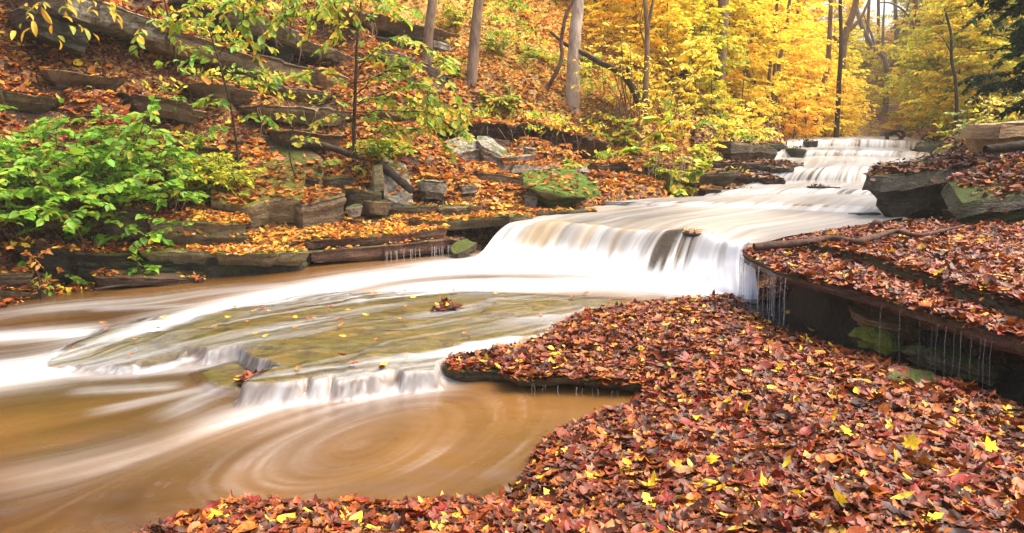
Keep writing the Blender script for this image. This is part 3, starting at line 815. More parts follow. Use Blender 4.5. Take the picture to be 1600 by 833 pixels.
# flow field: strokes (pixel polyline, z, radius m, foam strength)
FLOW = [
    ([(1172, 462), (1080, 452), (960, 446), (840, 446), (720, 446), (600, 450), (500, 458)], .2, .50, 1.2),
    ([(1000, 425), (900, 412), (800, 405), (735, 406)], .21, .55, 1.2),
    ([(1165, 450), (1050, 440), (900, 428), (740, 425), (600, 432), (480, 450), (380, 466), (280, 488), (190, 515), (90, 540), (-60, 560), (-220, 600)], .17, .50, 1.25),
    ([(1100, 440), (950, 420), (800, 410), (690, 415), (560, 430)], .2, .48, 1.1),
    ([(560, 446), (420, 452), (330, 456), (230, 465), (130, 470), (20, 478), (-120, 500)], .1, .28, .45),
    ([(300, 478), (200, 480), (110, 482)], .06, .12, .45),
    ([(120, 520), (0, 525), (-150, 540)], .02, .30, .9),
    ([(60, 580), (-50, 600), (-200, 660)], 0, .22, .5),
    ([(370, 575), (250, 583), (120, 590), (0, 592), (-150, 620)], 0, .13, .45),
    ([(330, 560), (235, 578), (180, 583)], .03, .06, .8),
    ([(260, 606), (190, 609), (90, 612)], 0, .11, .42),
    ([(420, 600), (340, 612), (290, 640), (260, 665)], 0, .14, .5),
    ([(380, 605), (310, 612), (220, 630), (120, 650)], 0, .09, .55),
    ([(690, 600), (610, 612), (510, 622), (420, 632), (340, 655), (250, 690)], 0, .17, .58),
    ([(560, 612), (470, 618), (400, 620)], 0, .09, .8),
    ([(690, 597), (620, 603), (540, 612)], 0, .08, .85),
    ([(640, 612), (560, 640), (480, 680), (420, 730), (380, 780)], 0, .3, .16),
    ([(430, 650), (280, 690), (100, 740), (-100, 790)], 0, .35, .10),
    ([(200, 700), (80, 730), (-100, 760)], 0, .3, .05),
]
vx, vy, vw = np.zeros(WX.shape), np.zeros(WX.shape), np.full(WX.shape, 1e-4)
vx += -0.7e-4
vy += -0.25e-4
foam = np.zeros(WX.shape)
for pts, z, r, s in FLOW:
    q = curve([P(a, b, z=z) for a, b in pts], 26)[:, :2]
    best = np.full(WX.shape, 1e9)
    tx, ty = np.zeros(WX.shape), np.zeros(WX.shape)
    tt = np.zeros(WX.shape)
    for i in range(len(q) - 1):
        e = q[i + 1] - q[i]
        t = np.clip(((WX - q[i, 0]) * e[0] + (WY - q[i, 1]) * e[1]) / (e @ e), 0, 1)
        d2 = (WX - q[i, 0] - t * e[0]) ** 2 + (WY - q[i, 1] - t * e[1]) ** 2
        mm = d2 < best
        best = np.where(mm, d2, best)
        el = e / np.linalg.norm(e)
        tx, ty = np.where(mm, el[0], tx), np.where(mm, el[1], ty)
        tt = np.where(mm, (i + t) / (len(q) - 1), tt)
    w = np.exp(-best / (r * 1.6) ** 2)
    vx, vy, vw = vx + tx * w, vy + ty * w, vw + w
    fade = np.where(tt > .7, smooth(tt, 1.02, .7), 1.0) if len(pts) < 10 else 1.0
    foam = np.maximum(foam, s * np.exp(-best / r ** 2) * fade) if s > .2 else foam + s * np.exp(-best / r ** 2) * fade
# eddy
ec = P(560, 690, z=0)[:2]
ea = RAD(52)
dx, dy = WX - ec[0], WY - ec[1]
ex, ey = dx * math.cos(ea) + dy * math.sin(ea), -dx * math.sin(ea) + dy * math.cos(ea)
ex, ey = ex + .30 * fbm(WX * 1.1, WY * 1.1, seed=25), ey + .24 * fbm(WX * 1.3 + 9, WY * 1.3, seed=26)
er = np.hypot(ex / 1.75, ey)
we = smooth(er, 1.2, .5) * 3.0 * smooth(foam, .5, .15)
rx, ry = -ey * 1.75, ex / 1.75
# counter-clockwise seen from above
tx, ty = rx * math.cos(ea) - ry * math.sin(ea), rx * math.sin(ea) + ry * math.cos(ea)
ln = np.hypot(tx, ty) + 1e-6
tx, ty = tx / ln - dx / (np.hypot(dx, dy) + .05) * .07, ty / ln - dy / (np.hypot(dx, dy) + .05) * .07
vx, vy, vw = vx + tx * we, vy + ty * we, vw + we
# thin water on the shelf runs down to the front left
ws = inS * .8
vx, vy = vx - .75 * ws, vy - .55 * ws
ln = np.hypot(vx, vy) + 1e-9
vx, vy = vx / ln, vy / ln


def lic(vx, vy, nz, steps, dx, dy):
    ny, nx = nz.shape
    iy, ix = np.mgrid[0:ny, 0:nx].astype(float)
    acc, wsum = nz.copy(), np.ones_like(nz)
    for sg in (1, -1):
        px_, py_ = ix.copy(), iy.copy()
        for k in range(steps):
            a, b = np.clip(np.rint(px_).astype(int), 0, nx - 1), np.clip(np.rint(py_).astype(int), 0, ny - 1)
            px_ += sg * vx[b, a] * .022 / dx * .9
            py_ += sg * vy[b, a] * .022 / dy * .9
            a, b = np.clip(np.rint(px_).astype(int), 0, nx - 1), np.clip(np.rint(py_).astype(int), 0, ny - 1)
            w = 1 - k / steps
            acc += nz[b, a] * w
            wsum += w
    return acc / wsum


nz = RNG.random(WX.shape)
nz2 = fbm(WX * 15, WY * 15, seed=51, oct=2) * .5 + .5
l1 = lic(vx, vy, nz, 46, .022, .022)
l1 = (l1 - l1.mean()) / l1.std()
l2 = lic(vx, vy, nz2, 44, .022, .022)
l2 = (l2 - l2.mean()) / l2.std()
l3 = lic(vx, vy, fbm(WX * 3.2, WY * 3.2, seed=53, oct=2), 60, .022, .022)
l3 = (l3 - l3.mean()) / l3.std()
streak = np.clip(.5 + .05 * l1 + .15 * l2 + .12 * l3, 0, 1)
slope = np.hypot(*np.gradient(WZ, .022))
steep = smooth(slope, .35, .9)
# foam on the shelf: milky films only where water gathers
backe = np.exp(-(sdf(S[2:10], WX, WY) / .5) ** 2) * 0 + np.exp(-np.maximum(dS, 0) / .30) * smooth(WY, 7.0, 7.8)
film = inS * np.clip(.15 + .13 * l2 + .17 * l3 + .03 * l1 + .45 * backe, 0, .8) * smooth(dS, -.05, .05)
fo = foam * (.72 + .5 * (streak - .5) * smooth(1.3 - foam, 0, .6) + .28 * smooth(foam, .55, 1.0))
edge_fade = 1 - smooth(dS, .0, .16) * smooth(foam, 1.3, .6)
fo = fo * np.where(inS > .3, np.clip(edge_fade, 0, 1) * .75, 1)
fo = fo * (1 - smooth(inS, .35, .8) * smooth(WY, 7.6, 7.0))
fo = np.maximum(fo, film)
ring = smooth(er, 1.25, .9) * (1 - inS)
fo = fo + ring * np.clip(.006 + (.034 * l2 + .026 * l1) * (.12 + .95 * smooth(fbm(WX * 1.9, WY * 1.9, seed=73), -.2, .35)), 0, .2) * smooth(er, -.1, .3)
curtain = steep * np.clip(.58 + .14 * l1 + .36 * fbm(WX * 30, WY * 2, seed=63), 0, 1) * smooth(WX, -4.9, -4.3) * (.03 + .97 * gap)
fo = np.clip(np.maximum(fo, curtain), 0, 1) * smooth(sdf(W1, WX, WY), -.2, .02)
# foot of the little falls and foam against the leaf bank
clear = smooth(inS, .25, .6) * (1 - .85 * steep)
# shallow, clearer water beside the left bank
keep = (np.minimum(np.minimum(WX[:-1, :-1], WX[1:, 1:]), 9) < 9)
dW = sdf(W1, WX, WY)
keep = (dW[:-1, :-1] > -.35)
water = mesh_obj('water', np.stack([WX, WY, WZ], -1).reshape(-1, 3), grid_faces(*WX.shape, keep), None,
                 attrs={'foam': fo.ravel(), 'clear': clear.ravel(), 'streak': streak.ravel(), 'white': np.clip(.62 + .10 * l2 + .10 * l3 + .4 * smooth(foam, .5, 1.2) - .40 * inS, 0, 1).ravel(), 'tint': np.clip(.40 - .25 * smooth(WY - .5 * WX, 6.8, 5.5) * smooth(WX, -1.2, -2.5) + .05 * l3 + .40 * fbm(WX * .45, WY * .6, seed=71) + .25 * smooth(WX, -4.5, 0.5), 0, 1).ravel()})
tag(water, 'silky brown pool with a slow eddy and white water running along the mossy shelf', 'water', kind='structure')

# rock of the shelf just under that film
bz = rock - .006 + .010 * fbm(WX * 9, WY * 9, seed=81)
kp = (inS[:-1, :-1] > .03) & (inS[1:, 1:] > .03)
bz = np.where(inS > .03, bz, L - .05)
shelf_bed = mesh_obj('stream_bed', np.stack([WX, WY, bz], -1).reshape(-1, 3), grid_faces(*WX.shape, kp), None)
tag(shelf_bed, 'mossy sandstone shelf just under the water in the middle of the stream', 'stream bed', kind='structure')


def water_mat(name, murk_a, murk_b, foam_col=(.70, .70, .69), film_rough=.22, spec=.5, murk_rough=.22):
    k = NT(name)
    f, c, s, t = k.attr('foam'), k.attr('clear'), k.attr('streak'), k.attr('tint')
    mc = k.ramp(k.math('ADD', k.math('MULTIPLY', t, .88), k.math('MULTIPLY', s, .12)), [(.25, murk_a), (.75, murk_b)])
    b = k.bump(s, .08, .02)
    murky = k.principled(mc, murk_rough, b, spec)
    tr = k.n('BsdfTransparent', i_Color=(.86, .78, .62))
    gl = k.n('BsdfGlossy', i_Color=(.9, .9, .9), i_Roughness=film_rough)
    k.set(gl.inputs['Normal'], k.bump(k.math('ADD', s, k.math('MULTIPLY', k.noise(k.pos((1, 1, 1)), 26, 3), .5)), .25, .02))
    lw = k.n('Fresnel', i_IOR=1.33)
    film = k.n('MixShader')
    k.set(film.inputs[0], k.math('MULTIPLY', lw.outputs[0], .9, True))
    k.t.links.new(tr.outputs[0], film.inputs[1])
    k.t.links.new(gl.outputs[0], film.inputs[2])
    m1 = k.n('MixShader')
    k.set(m1.inputs[0], c)
    k.t.links.new(murky, m1.inputs[1])
    k.t.links.new(film.outputs[0], m1.inputs[2])
    wa = k.attr('white')
    wf = k.principled(k.mix(wa, (.17, .168, .164), (.66, .66, .655)), .55, b, .3)
    m2 = k.n('MixShader')
    k.set(m2.inputs[0], f)
    k.t.links.new(m1.outputs[0], m2.inputs[1])
    k.t.links.new(wf, m2.inputs[2])
    return k.done(m2.outputs[0])


M['water'] = water_mat('water', (.058, .026, .006), (.172, .082, .021))
M['falls'] = water_mat('falls', (.085, .078, .066), (.30, .225, .135), (.44, .44, .435), spec=.22, murk_rough=.38)
water.data.materials.append(M['water'])


def bed_mat():
    k = NT('stream_bed')
    p = k.pos((1.0, 1.0, 1.0))
    a = k.noise(k.pos((1.2, 2.4, 1)), 2.3, 6, .6, .6)
    fine = k.noise(p, 22, 5, .65)
    c = k.ramp(k.math('ADD', k.math('MULTIPLY', a, .75), k.math('MULTIPLY', fine, .25)),
               [(.30, (.05, .038, .018)), (.44, (.12, .10, .032)), (.52, (.18, .165, .045)), (.60, (.28, .20, .075)), (.72, (.40, .26, .11))])
    g = k.map(k.noise(k.pos((1, 2, 1)), 1.4, 5, .65, .4), .47, .57)
    c = k.mix(k.math('MULTIPLY', g, .6), c, (.15, .155, .032))
    return k.done(k.principled(c, .6, k.bump(k.math('ADD', a, k.math('MULTIPLY', fine, .6)), .8, .05), .4))


M['bed'] = bed_mat()
shelf_bed.data.materials.append(M['bed'])

# ---- upper stream: main fall, pool and cascade
t_, u_ = LT, U
row_i = np.clip(np.ceil(t_).astype(int), 1, len(ROWS) - 1)
isfall = np.array([r[0] in ('lip', 'fall') for r in ROWS])[row_i]
ismain = (row_i == 1)
v_len = np.concatenate([[0], np.cumsum(np.linalg.norm(np.diff(LOFT[:, NS // 2], axis=0), axis=1))])[:, None] + np.zeros_like(U)
n_fine = fbm(u_ * 14, v_len * .35, seed=91, oct=3)
n_mid = fbm(u_ * 4.5 + 3, v_len * .25, seed=92, oct=3)
n_big = fbm(u_ * 1.1, v_len * .5, seed=93, oct=2)
s_ = SS
flatmask = (~isfall).astype(float)
# base foam
ff = np.where(isfall, .68 + .40 * n_fine + .40 * n_mid, .42 + .30 * n_mid + .14 * n_fine + .26 * n_big)
pool = smooth(t_, 1.0, 1.6) * smooth(t_, 4.3, 3.6)
ff = ff - pool * .06
up_run = smooth(t_, 4.5, 6.5) * flatmask
ff = ff + up_run * .16
# main fall: amber sheets on the left, darker strands on the right third
mainm = smooth(t_, 1.35, .95)
amber = np.exp(-((s_ - .17) / .075) ** 2) + .75 * np.exp(-((s_ - .33) / .05) ** 2) + .4 * np.exp(-((s_ - .47) / .035) ** 2)
ff = ff - mainm * amber * (.78 + .2 * n_mid) * smooth(t_, .12, .5)
strand = smooth(s_, .55, .64) * smooth(s_, .84, .77)
ff = ff - mainm * strand * np.clip(.30 - .75 * n_fine - .55 * n_mid, 0, .8) * smooth(t_, .05, .3)
ff = ff + smooth(t_, .6, .05) * .8
chute = smooth(s_, .83, .90)
ff = ff + mainm * chute * .12
lastf = smooth(t_, 13.9, 14.3) * smooth(t_, 15.2, 15.0)
ff = ff - (lastf + smooth(t_, 12.1, 12.4) * smooth(t_, 13.1, 12.9)) * np.exp(-((s_ - .93) / .10) ** 2) * .75
ff = ff - smooth(t_, 9.0, 9.2) * smooth(t_, 10.2, 10) * smooth(s_, .62, .8) * .35
ff = np.clip(ff, 0, 1)
clr = mainm * strand * np.clip(.55 - 1.3 * n_fine - .7 * n_mid, 0, 1) * .8
far_strand = isfall * (t_ > 4.5) * np.clip(-.15 - 1.7 * n_fine - .9 * n_mid, 0, 1) * .8
ff = np.clip(ff - far_strand * .8, 0, 1)
clr = np.clip(clr + far_strand, 0, 1)
whi = np.where(isfall, .36 + .20 * n_fine + .22 * n_mid, .22 + .16 * n_mid + .10 * n_fine)
whi = np.where(t_ > 4.5, np.where(isfall, .36 + .45 * n_fine + .30 * n_mid, .14 + .22 * n_mid + .12 * n_fine), whi + .16)
whi = np.clip(whi + smooth(t_, .7, .0) * (1.0 + .3 * n_big) + mainm * chute * .1, 0, 1)
Zw = LOFT.copy()
# uneven foot and brink of the main fall
foot = smooth(t_, 1.0, 0.0)
Zw[..., 1] -= foot * (.20 * fbm(U * 1.7, 0 * U, seed=97) + .10 * fbm(U * 5, 0 * U, seed=98) + .28) * smooth(t_, 1.0, 0.0)
Zw[..., 2] += foot * .05 * fbm(U * 3, t_ * 3, seed=99) * smooth(t_, 0, .2) - .03 * smooth(t_, .12, 0)
brink = np.exp(-((t_ - 1.0) / .35) ** 2)
Zw[..., 2] += brink * (.075 * fbm(U * 2.2, 0 * U + 4, seed=100) + .02 * fbm(U * 7, 0 * U, seed=102))
Zw[..., 1] += brink * .26 * fbm(U * 1.9, 0 * U + 7, seed=103)
bump = .020 * n_mid + .008 * n_fine
Zw[..., 2] += np.where(isfall, 0, bump * .8) + pool * .015 * n_big
Zw[..., 1] -= np.where(isfall, (.03 * n_mid + .012 * n_fine), 0)
upw = mesh_obj('waterfall_water', Zw.reshape(-1, 3), grid_faces(*LT.shape), M['falls'],
               attrs={'foam': ff.ravel(), 'clear': clr.ravel(), 'white': whi.ravel(), 'streak': np.clip(.5 + .5 * n_fine * .6 + .3 * n_mid, 0, 1).ravel(),
                      'tint': np.clip(.45 + .4 * n_big + mainm * amber * .7 + (lastf * .5), 0, 1).ravel()})
tag(upw, 'white waterfall curtain, grey upper pool and stepped cascade of the stream', 'waterfall', kind='structure')
bedv = Zw.copy()
bedv[..., 2] -= .05 + .03 * (fbm(U * 2, v_len * 3, seed=95) + 1)
bedv[..., 1] += np.where(isfall, .10, .02) + .03 * fbm(U * 3, LOFT[..., 2] * 14, seed=96)
upbed = mesh_obj('stream_bed', bedv.reshape(-1, 3), grid_faces(*LT.shape), M['rock_wet'])
tag(upbed, 'dark wet rock steps under the waterfall and cascade', 'stream bed', kind='structure')

# ================================================================== ROCKS
SOLIDS = [(ground, 1.0)]


def rock(name, label, A, B, thick, depth, mat, back=0.0, seed=0, under=0.25, rough=.62, corners=0.18, front=0.0, group=None, leafy=1.0, skew=0.0,
         strata=4, cat='rock', round_=0.06, top_noise=.03, joints=False, N=84):
    """Slab or block: A, B are the left and right ends of its top front edge (world), depth runs away from the viewer."""
    A, B = np.asarray(A, float), np.asarray(B, float)
    rg = np.random.default_rng(seed + 100)
    e = B - A
    Lh = math.hypot(e[0], e[1])
    ux = np.array([e[0], e[1], 0]) / Lh
    uy = np.array([-ux[1], ux[0], 0])
    j = lambda k: rg.uniform(-1, 1) * k
    D = depth
    c = corners
    poly = [(j(.03) * Lh, j(.05) * D), (Lh * (.3 + j(.1)), -D * .06 + j(.07) * D - front * .5), (Lh * (.66 + j(.1)), -D * .02 + j(.08) * D - front), (Lh * (1 + j(.03)), j(.08) * D),
            (Lh * (1 + j(c * .6)) + skew, D * (.55 + j(.2))), (Lh * (.85 + j(.12)) + skew, D * (1 + j(.1))), (Lh * (.4 + j(.2)) + skew, D * (1.02 + j(.08))), (Lh * (.05 + j(.1)) + skew, D * (.9 + j(.12))), (-Lh * (c * .4 + j(.06)), D * (.4 + j(.2)))]
    poly = np.array(poly)
    N = int(np.clip(N * Lh / 1.3, 76, 190))
    out = resample(np.vstack([poly, poly[:1]]), N + 1)[:-1]
    out = out + .10 * (np.roll(out, 1, 0) + np.roll(out, -1, 0) - 2 * out)
    # vertical joints split the face into blocks that stand a little forward or back
    jn = 1.0 if name == 'rock_ledge' or joints else 0.0
    nj = max(2, int(Lh / .45))
    jt = np.sort(rg.uniform(0, Lh, nj))
    jo, jz = rg.normal(0, .5, nj + 1), rg.normal(0, .5, nj + 1)
    bi_ = np.searchsorted(jt, out[:, 0])
    jamp = jn * min(.22 * D, .17) * min(1, Lh / .8) * rough
    out[:, 1] += jo[bi_] * jamp * smooth(out[:, 1], D * .8, D * .3)
    cen = out.mean(0)
    dirv = out - cen
    dl = np.linalg.norm(dirv, axis=1, keepdims=True)
    size = min(Lh, D, thick * 3)
    rings, zs = [], []
    nlev = max(10, strata * 2)
    levs = np.linspace(0, 1, nlev)
    offs = np.repeat(rg.uniform(-.5, 1, (nlev + 1) // 2 + 1), 2)[:nlev] * .07 * size * rough
    for sc in (.02, .5, .8):
        rings.append(out * 0 + cen + dirv * sc * (1 - min(.9, under * thick / max(.3, D))))
        zs.append(np.full(N, -thick))
    for l, of in zip(levs, offs):
        ins = under * thick * (1 - l) ** 1.2 + of * (1 if l < .93 else .2)
        rings.append(out - dirv / dl * np.clip(ins, -.2 * size, None).reshape(1, 1) * np.ones((N, 1)))
        zs.append(np.full(N, -thick * (1 - l) - (round_ * thick if l == 1 else 0)))
    for ins, dz in ((round_ * .8, 0), (None, 0)):
        if ins is None:
            continue
        rings.append(out - dirv / dl * ins * min(thick, .3))
        zs.append(np.zeros(N))
    for sc in (.82, .62, .42, .22, .02):
        rings.append(cen + dirv * sc)
        zs.append(np.zeros(N))
    R = np.array(rings)
    Zl = np.array(zs)
    a, b = R[..., 0], R[..., 1]
    zt = A[2] + e[2] * a / Lh + back * b
    zt = zt + (jz[np.searchsorted(jt, a)] * jn * min(.06, thick * .22) * min(1, Lh / .8) + .10 * min(thick, .4) * fbm(a * 1.3 + seed, b * 1.3, seed=seed)) * (Zl > -thick * .5)
    Zl = Zl * (1 + .35 * fbm(a * 1.1, 0 * a + seed, seed=seed + 2))
    # local noise
    x3 = A[0] + ux[0] * a + uy[0] * b
    y3 = A[1] + ux[1] * a + uy[1] * b
    z3 = zt + Zl
    V = np.stack([x3, y3, z3], -1)
    fr = 1.0 / max(size, .15)
    nzv = np.stack([fbm(V[..., 0] * fr * 2.2 + seed, V[..., 1] * fr * 2.2, V[..., 2] * fr * 5, seed=seed + q, oct=4) for q in range(3)], -1)
    amp = np.array([.09, .09, .05]) * min(size, .5) * rough
    V = V + .014 * np.stack([fbm(V[..., 0] * 7, V[..., 1] * 7, V[..., 2] * 16, seed=seed + 60 + q, oct=3) for q in range(3)], -1) * rough
    V = V + nzv * amp
    V[..., 2] += top_noise * fbm(V[..., 0] * 2.5, V[..., 1] * 2.5, seed=seed + 8) * (Zl > -.02)
    nr = len(R)
    idx = np.arange(nr * N).reshape(nr, N)
    q = np.stack([idx[:-1], np.roll(idx[:-1], -1, 1), np.roll(idx[1:], -1, 1), idx[1:]], -1).reshape(-1, 4)
    loc = (A + B) / 2 + uy * D / 2
    loc[2] = V[..., 2].min()
    o = mesh_obj(name, V.reshape(-1, 3), q, M[mat], loc=loc, sharp=38)
    tag(o, label, cat, group)
    SOLIDS.append((o, leafy))
    return o


CATS = {'rock_ledge': 'ledge', 'boulder': 'boulder', 'flat_rock': 'flat rock'}
for i, (nm, lab, a, b, th, dp, mt, kw) in enumerate(ROCKS):
    rock(nm, lab, P(a[0], a[1], Y=a[2]), P(b[0], b[1], Y=b[2]), th, dp, mt, seed=i * 7 + 3, cat=CATS[nm], **kw)


def plate(name, label, outline, thick, mat, seed=0, leafy=1.0, rough=.03, cen=None, under=.12, cat='ledge'):
    """Wide flat rock sheet from a world outline whose points carry their own height."""
    out = resample(np.vstack([outline, outline[:1]]), 321)[:-1]
    N = len(out)
    cen = out.mean(0) if cen is None else np.asarray(cen, float)
    nzx = fbm(out[:, 0] * 5, out[:, 1] * 5, seed=seed, oct=4)
    dv = out[:, :2] - cen[:2]
    dl = np.linalg.norm(dv, axis=1, keepdims=True)
    rings = []
    levs = [(0, under, 1), (.35, under * .55, 2), (.40, under * .2, 2), (.72, .01, 3), (.76, .03, 4), (1, 0.012, 4)]
    for l, ins, sd in levs:
        off = ins + rough * (nzx + .8 * fbm(out[:, 0] * 9 + sd * 5, out[:, 1] * 9, seed=seed + sd, oct=3))
        q = out.copy()
        q[:, :2] -= dv / dl * off[:, None]
        q[:, 2] -= thick * (1 - l) * (1 + .35 * fbm(out[:, 0] * 2, out[:, 1] * 2, seed=seed + 40)) - .012 * fbm(out[:, 0] * 4, out[:, 1] * 4, seed=seed + 41)
        rings.append(q)
    top = rings[-1]
    for s in (.985, .94, .88, .8, .7, .58, .45, .3, .15, .02):
        q = cen + (top - cen) * s
        q[:, 2] += .02 * fbm(q[:, 0] * 1.3, q[:, 1] * 1.3, seed=seed + 50)
        rings.append(q)
    bot = [cen + (rings[0] - cen) * s - np.array([0, 0, 0 if s > .5 else .0]) for s in (.05, .6, .9)]
    for q in bot:
        q[:, 2] = np.minimum(q[:, 2], cen[2] - thick)
    R = np.array(bot + rings)
    idx = np.arange(len(R) * N).reshape(len(R), N)
    q = np.stack([idx[:-1], np.roll(idx[:-1], -1, 1), np.roll(idx[1:], -1, 1), idx[1:]], -1).reshape(-1, 4)
    area = np.sum(out[:, 0] * np.roll(out[:, 1], -1) - out[:, 1] * np.roll(out[:, 0], -1))
    if area < 0:
        q = q[:, ::-1]
    loc = cen - np.array([0, 0, thick])
    o = mesh_obj(name, R.reshape(-1, 3), q, M[mat], loc=loc, sharp=40)
    tag(o, label, cat)
    SOLIDS.append((o, leafy))
    return o


plate('rock_ledge', 'broad undercut rock plate covered in red leaves, water dripping from its rim', RS, .125, 'rock_red', seed=5, leafy=1.4)
R2px = [(1292, 386), (1345, 398), (1390, 414), (1440, 428), (1490, 447), (1550, 462), (1640, 490)]
R2 = np.array([P(1255, 378, z=.83), P(1275, 383, z=.85)] + [P(a, b, z=.87) for a, b in R2px] + [np.array([7.8, 5.5, .92]), np.array([8, 10.6, .98]), P(1560, 350, z=.90), P(1420, 352, z=.86), P(1310, 366, z=.83)])
plate('rock_ledge', 'second leaf-covered rock layer with a mossy green riser on top of the broad plate', R2, .15, 'rock_moss', seed=8, leafy=1.4, under=.02)

# ================================================================== BVH over all solids
bpy.context.view_layer.update()
bv, bf, bown, nb = [], [], [], 0
for si, (o, _) in enumerate(SOLIDS):
    me = o.data
    v = np.empty(len(me.vertices) * 3, np.float32)
    me.vertices.foreach_get('co', v)
    v = v.reshape(-1, 3) + np.array(o.location, np.float32)
    f = np.empty(len(me.loops), np.int32)
    me.loops.foreach_get('vertex_index', f)
    f = f.reshape(-1, 4)
    bv.append(v)
    bf.append(f + nb)
    bown.append(np.full(len(f), si))
    nb += len(v)
bv, bf, bown = np.vstack(bv), np.vstack(bf), np.concatenate(bown)
BVH = BVHTree.FromPolygons(bv.tolist(), bf.tolist())


def drop(x, y, z0=40.0):
    loc, nrm, idx, d = BVH.ray_cast(Vector((x, y, z0)), Vector((0, 0, -1)))
    return (None, None, None) if loc is None else (np.array(loc), np.array(nrm), bown[idx])


def gz(x, y):
    l, _, _ = drop(x, y)
    return 0.0 if l is None else float(l[2])


# ================================================================== LEAVES
def leaf_outline(kind):
    if kind == 'maple':
        th = np.array([0, 18, 30, 44, 58, 74, 90, 110, 132, 150, 168, 180])
        r = np.array([.62, .44, .40, .34, .60, .42, .34, .52, .36, .42, .24, .12])
        th = np.concatenate([th, 360 - th[1:-1][::-1]])
        r = np.concatenate([r, r[1:-1][::-1]])
        a = np.radians(th)
        return np.stack([r * np.cos(a) + .38, r * np.sin(a) * .95], 1)
    if kind == 'oak':
        x = np.array([0, .12, .22, .30, .40, .48, .60, .68, .80, .88, 1.0])
        w = np.array([.03, .05, .17, .10, .25, .13, .28, .14, .20, .10, .0])
    elif kind == 'oval':
        x = np.array([0, .10, .28, .50, .72, .90, 1.0])
        w = np.array([.01, .12, .23, .26, .19, .08, .0])
    elif kind == 'long':
        x = np.array([0, .18, .45, .72, .90, 1.0])
        w = np.array([.01, .09, .15, .15, .08, .0])
    else:                      # heart / round
        x = np.array([0, -.06, .10, .35, .62, .85, 1.0])
        w = np.array([.0, .14, .32, .37, .28, .12, .0])
    up = np.stack([x, w], 1)
    dn = np.stack([x[1:-1], -w[1:-1]], 1)[::-1]
    return np.vstack([up, dn])


def leaf_proto(kind, curl=0.0, fold=0.0, wave=0.0, ph=0.0):
    o = leaf_outline(kind)
    cx = .45
    inner = np.array([[cx, 0]])
    v2 = np.vstack([o, inner])
    n = len(o)
    z = curl * ((v2[:, 0] - .45) ** 2) * 1.6 + fold * np.abs(v2[:, 1]) * 1.2 + wave * np.sin(v2[:, 0] * 9 + ph + v2[:, 1] * 7) * np.hypot(v2[:, 0] - .45, v2[:, 1])
    v = np.column_stack([v2, z])
    f = np.array([[n, k, (k + 1) % n] for k in range(n)])
    return v, f


def diamond():
    v = np.array([[0, 0, 0], [.45, .27, .07], [1, 0, -.03], [.45, -.27, .07]])
    return v, np.array([[0, 1, 2], [0, 2, 3]][::-1])


def basis(d, n):
    d = d / np.maximum(np.linalg.norm(d, axis=1, keepdims=True), 1e-9)
    z = n - (n * d).sum(1, keepdims=True) * d
    z /= np.maximum(np.linalg.norm(z, axis=1, keepdims=True), 1e-9)
    y = np.cross(z, d)
    return np.stack([d, y, z], 2)        # columns


def inst(buf, proto, pos, R, scale, col):
    v, f = proto
    n = len(pos)
    if n == 0:
        return
    s = np.asarray(scale, float).reshape(n, 1, 1)
    V = np.einsum('nij,vj->nvi', R, v) * s + pos[:, None, :]
    F = f[None] + (np.arange(n) * len(v))[:, None, None]
    buf.add(V.reshape(-1, 3), F.reshape(-1, 3), np.repeat(col, len(v), axis=0))


def palette(rng, n, table, jit=.18):
    w = np.array([t[0] for t in table], float)
    c = np.array([t[1] for t in table], float)
    i = rng.choice(len(table), n, p=w / w.sum())
    k = rng.uniform(1 - jit, 1 + jit, (n, 1)) * rng.uniform(1 - jit * .5, 1 + jit * .5, (n, 3))
    return np.clip(c[i] * k, 0, 1)


PAL = {
    'fg': [(28, (.085, .023, .007)), (28, (.18, .037, .011)), (18, (.30, .068, .012)), (11, (.22, .022, .010)), (13, (.46, .125, .012)), (12, (.04, .014, .007)), (2, (.28, .13, .055)), (4, (.62, .30, .03)), (2.2, (.80, .52, .03))],
    'bright': [(18, (.55, .21, .03)), (24, (.72, .34, .04)), (9, (.34, .11, .025)), (12, (.58, .13, .02)), (14, (.78, .48, .06)), (8, (.20, .07, .025)), (8, (.55, .35, .16))],
    'hill': [(18, (.42, .13, .024)), (30, (.64, .24, .035)), (7, (.19, .06, .022)), (12, (.55, .24, .05)), (8, (.34, .18, .09)), (6, (.66, .40, .06)), (5, (.10, .035, .018)), (3, (.38, .05, .015))],
    'gold': [(20, (.70, .34, .05)), (18, (.55, .20, .03)), (16, (.75, .48, .07)), (10, (.36, .13, .03)), (8, (.55, .33, .12)), (6, (.30, .33, .05))],
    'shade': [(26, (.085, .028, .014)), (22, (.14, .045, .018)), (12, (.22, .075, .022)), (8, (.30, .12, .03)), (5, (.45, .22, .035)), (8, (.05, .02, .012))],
}
PROT_NEAR = [leaf_proto('maple', .25, .10, .10, 0), leaf_proto('maple', -.3, -.12, .12, 2), leaf_proto('maple', .5, .2, .08, 4), leaf_proto('oak', .4, .2, .06, 1), leaf_proto('oak', -.35, -.2, .08, 3),
             leaf_proto('oval', .5, .5, .04, 1), leaf_proto('oval', -.5, -.3, .05, 2), leaf_proto('round', .3, .4, .06, 1), leaf_proto('long', .6, .5, .05)]
PROT_FAR = [leaf_proto('oval', .5, .5, 0), leaf_proto('oval', -.5, -.3, 0), leaf_proto('long', .5, .4, 0), leaf_proto('round', .3, .3, 0)]

LEAFY = np.array([l for _, l in SOLIDS])
SNAME = [o.name for o, _ in SOLIDS]
zones = {}
rg = np.random.default_rng(5)


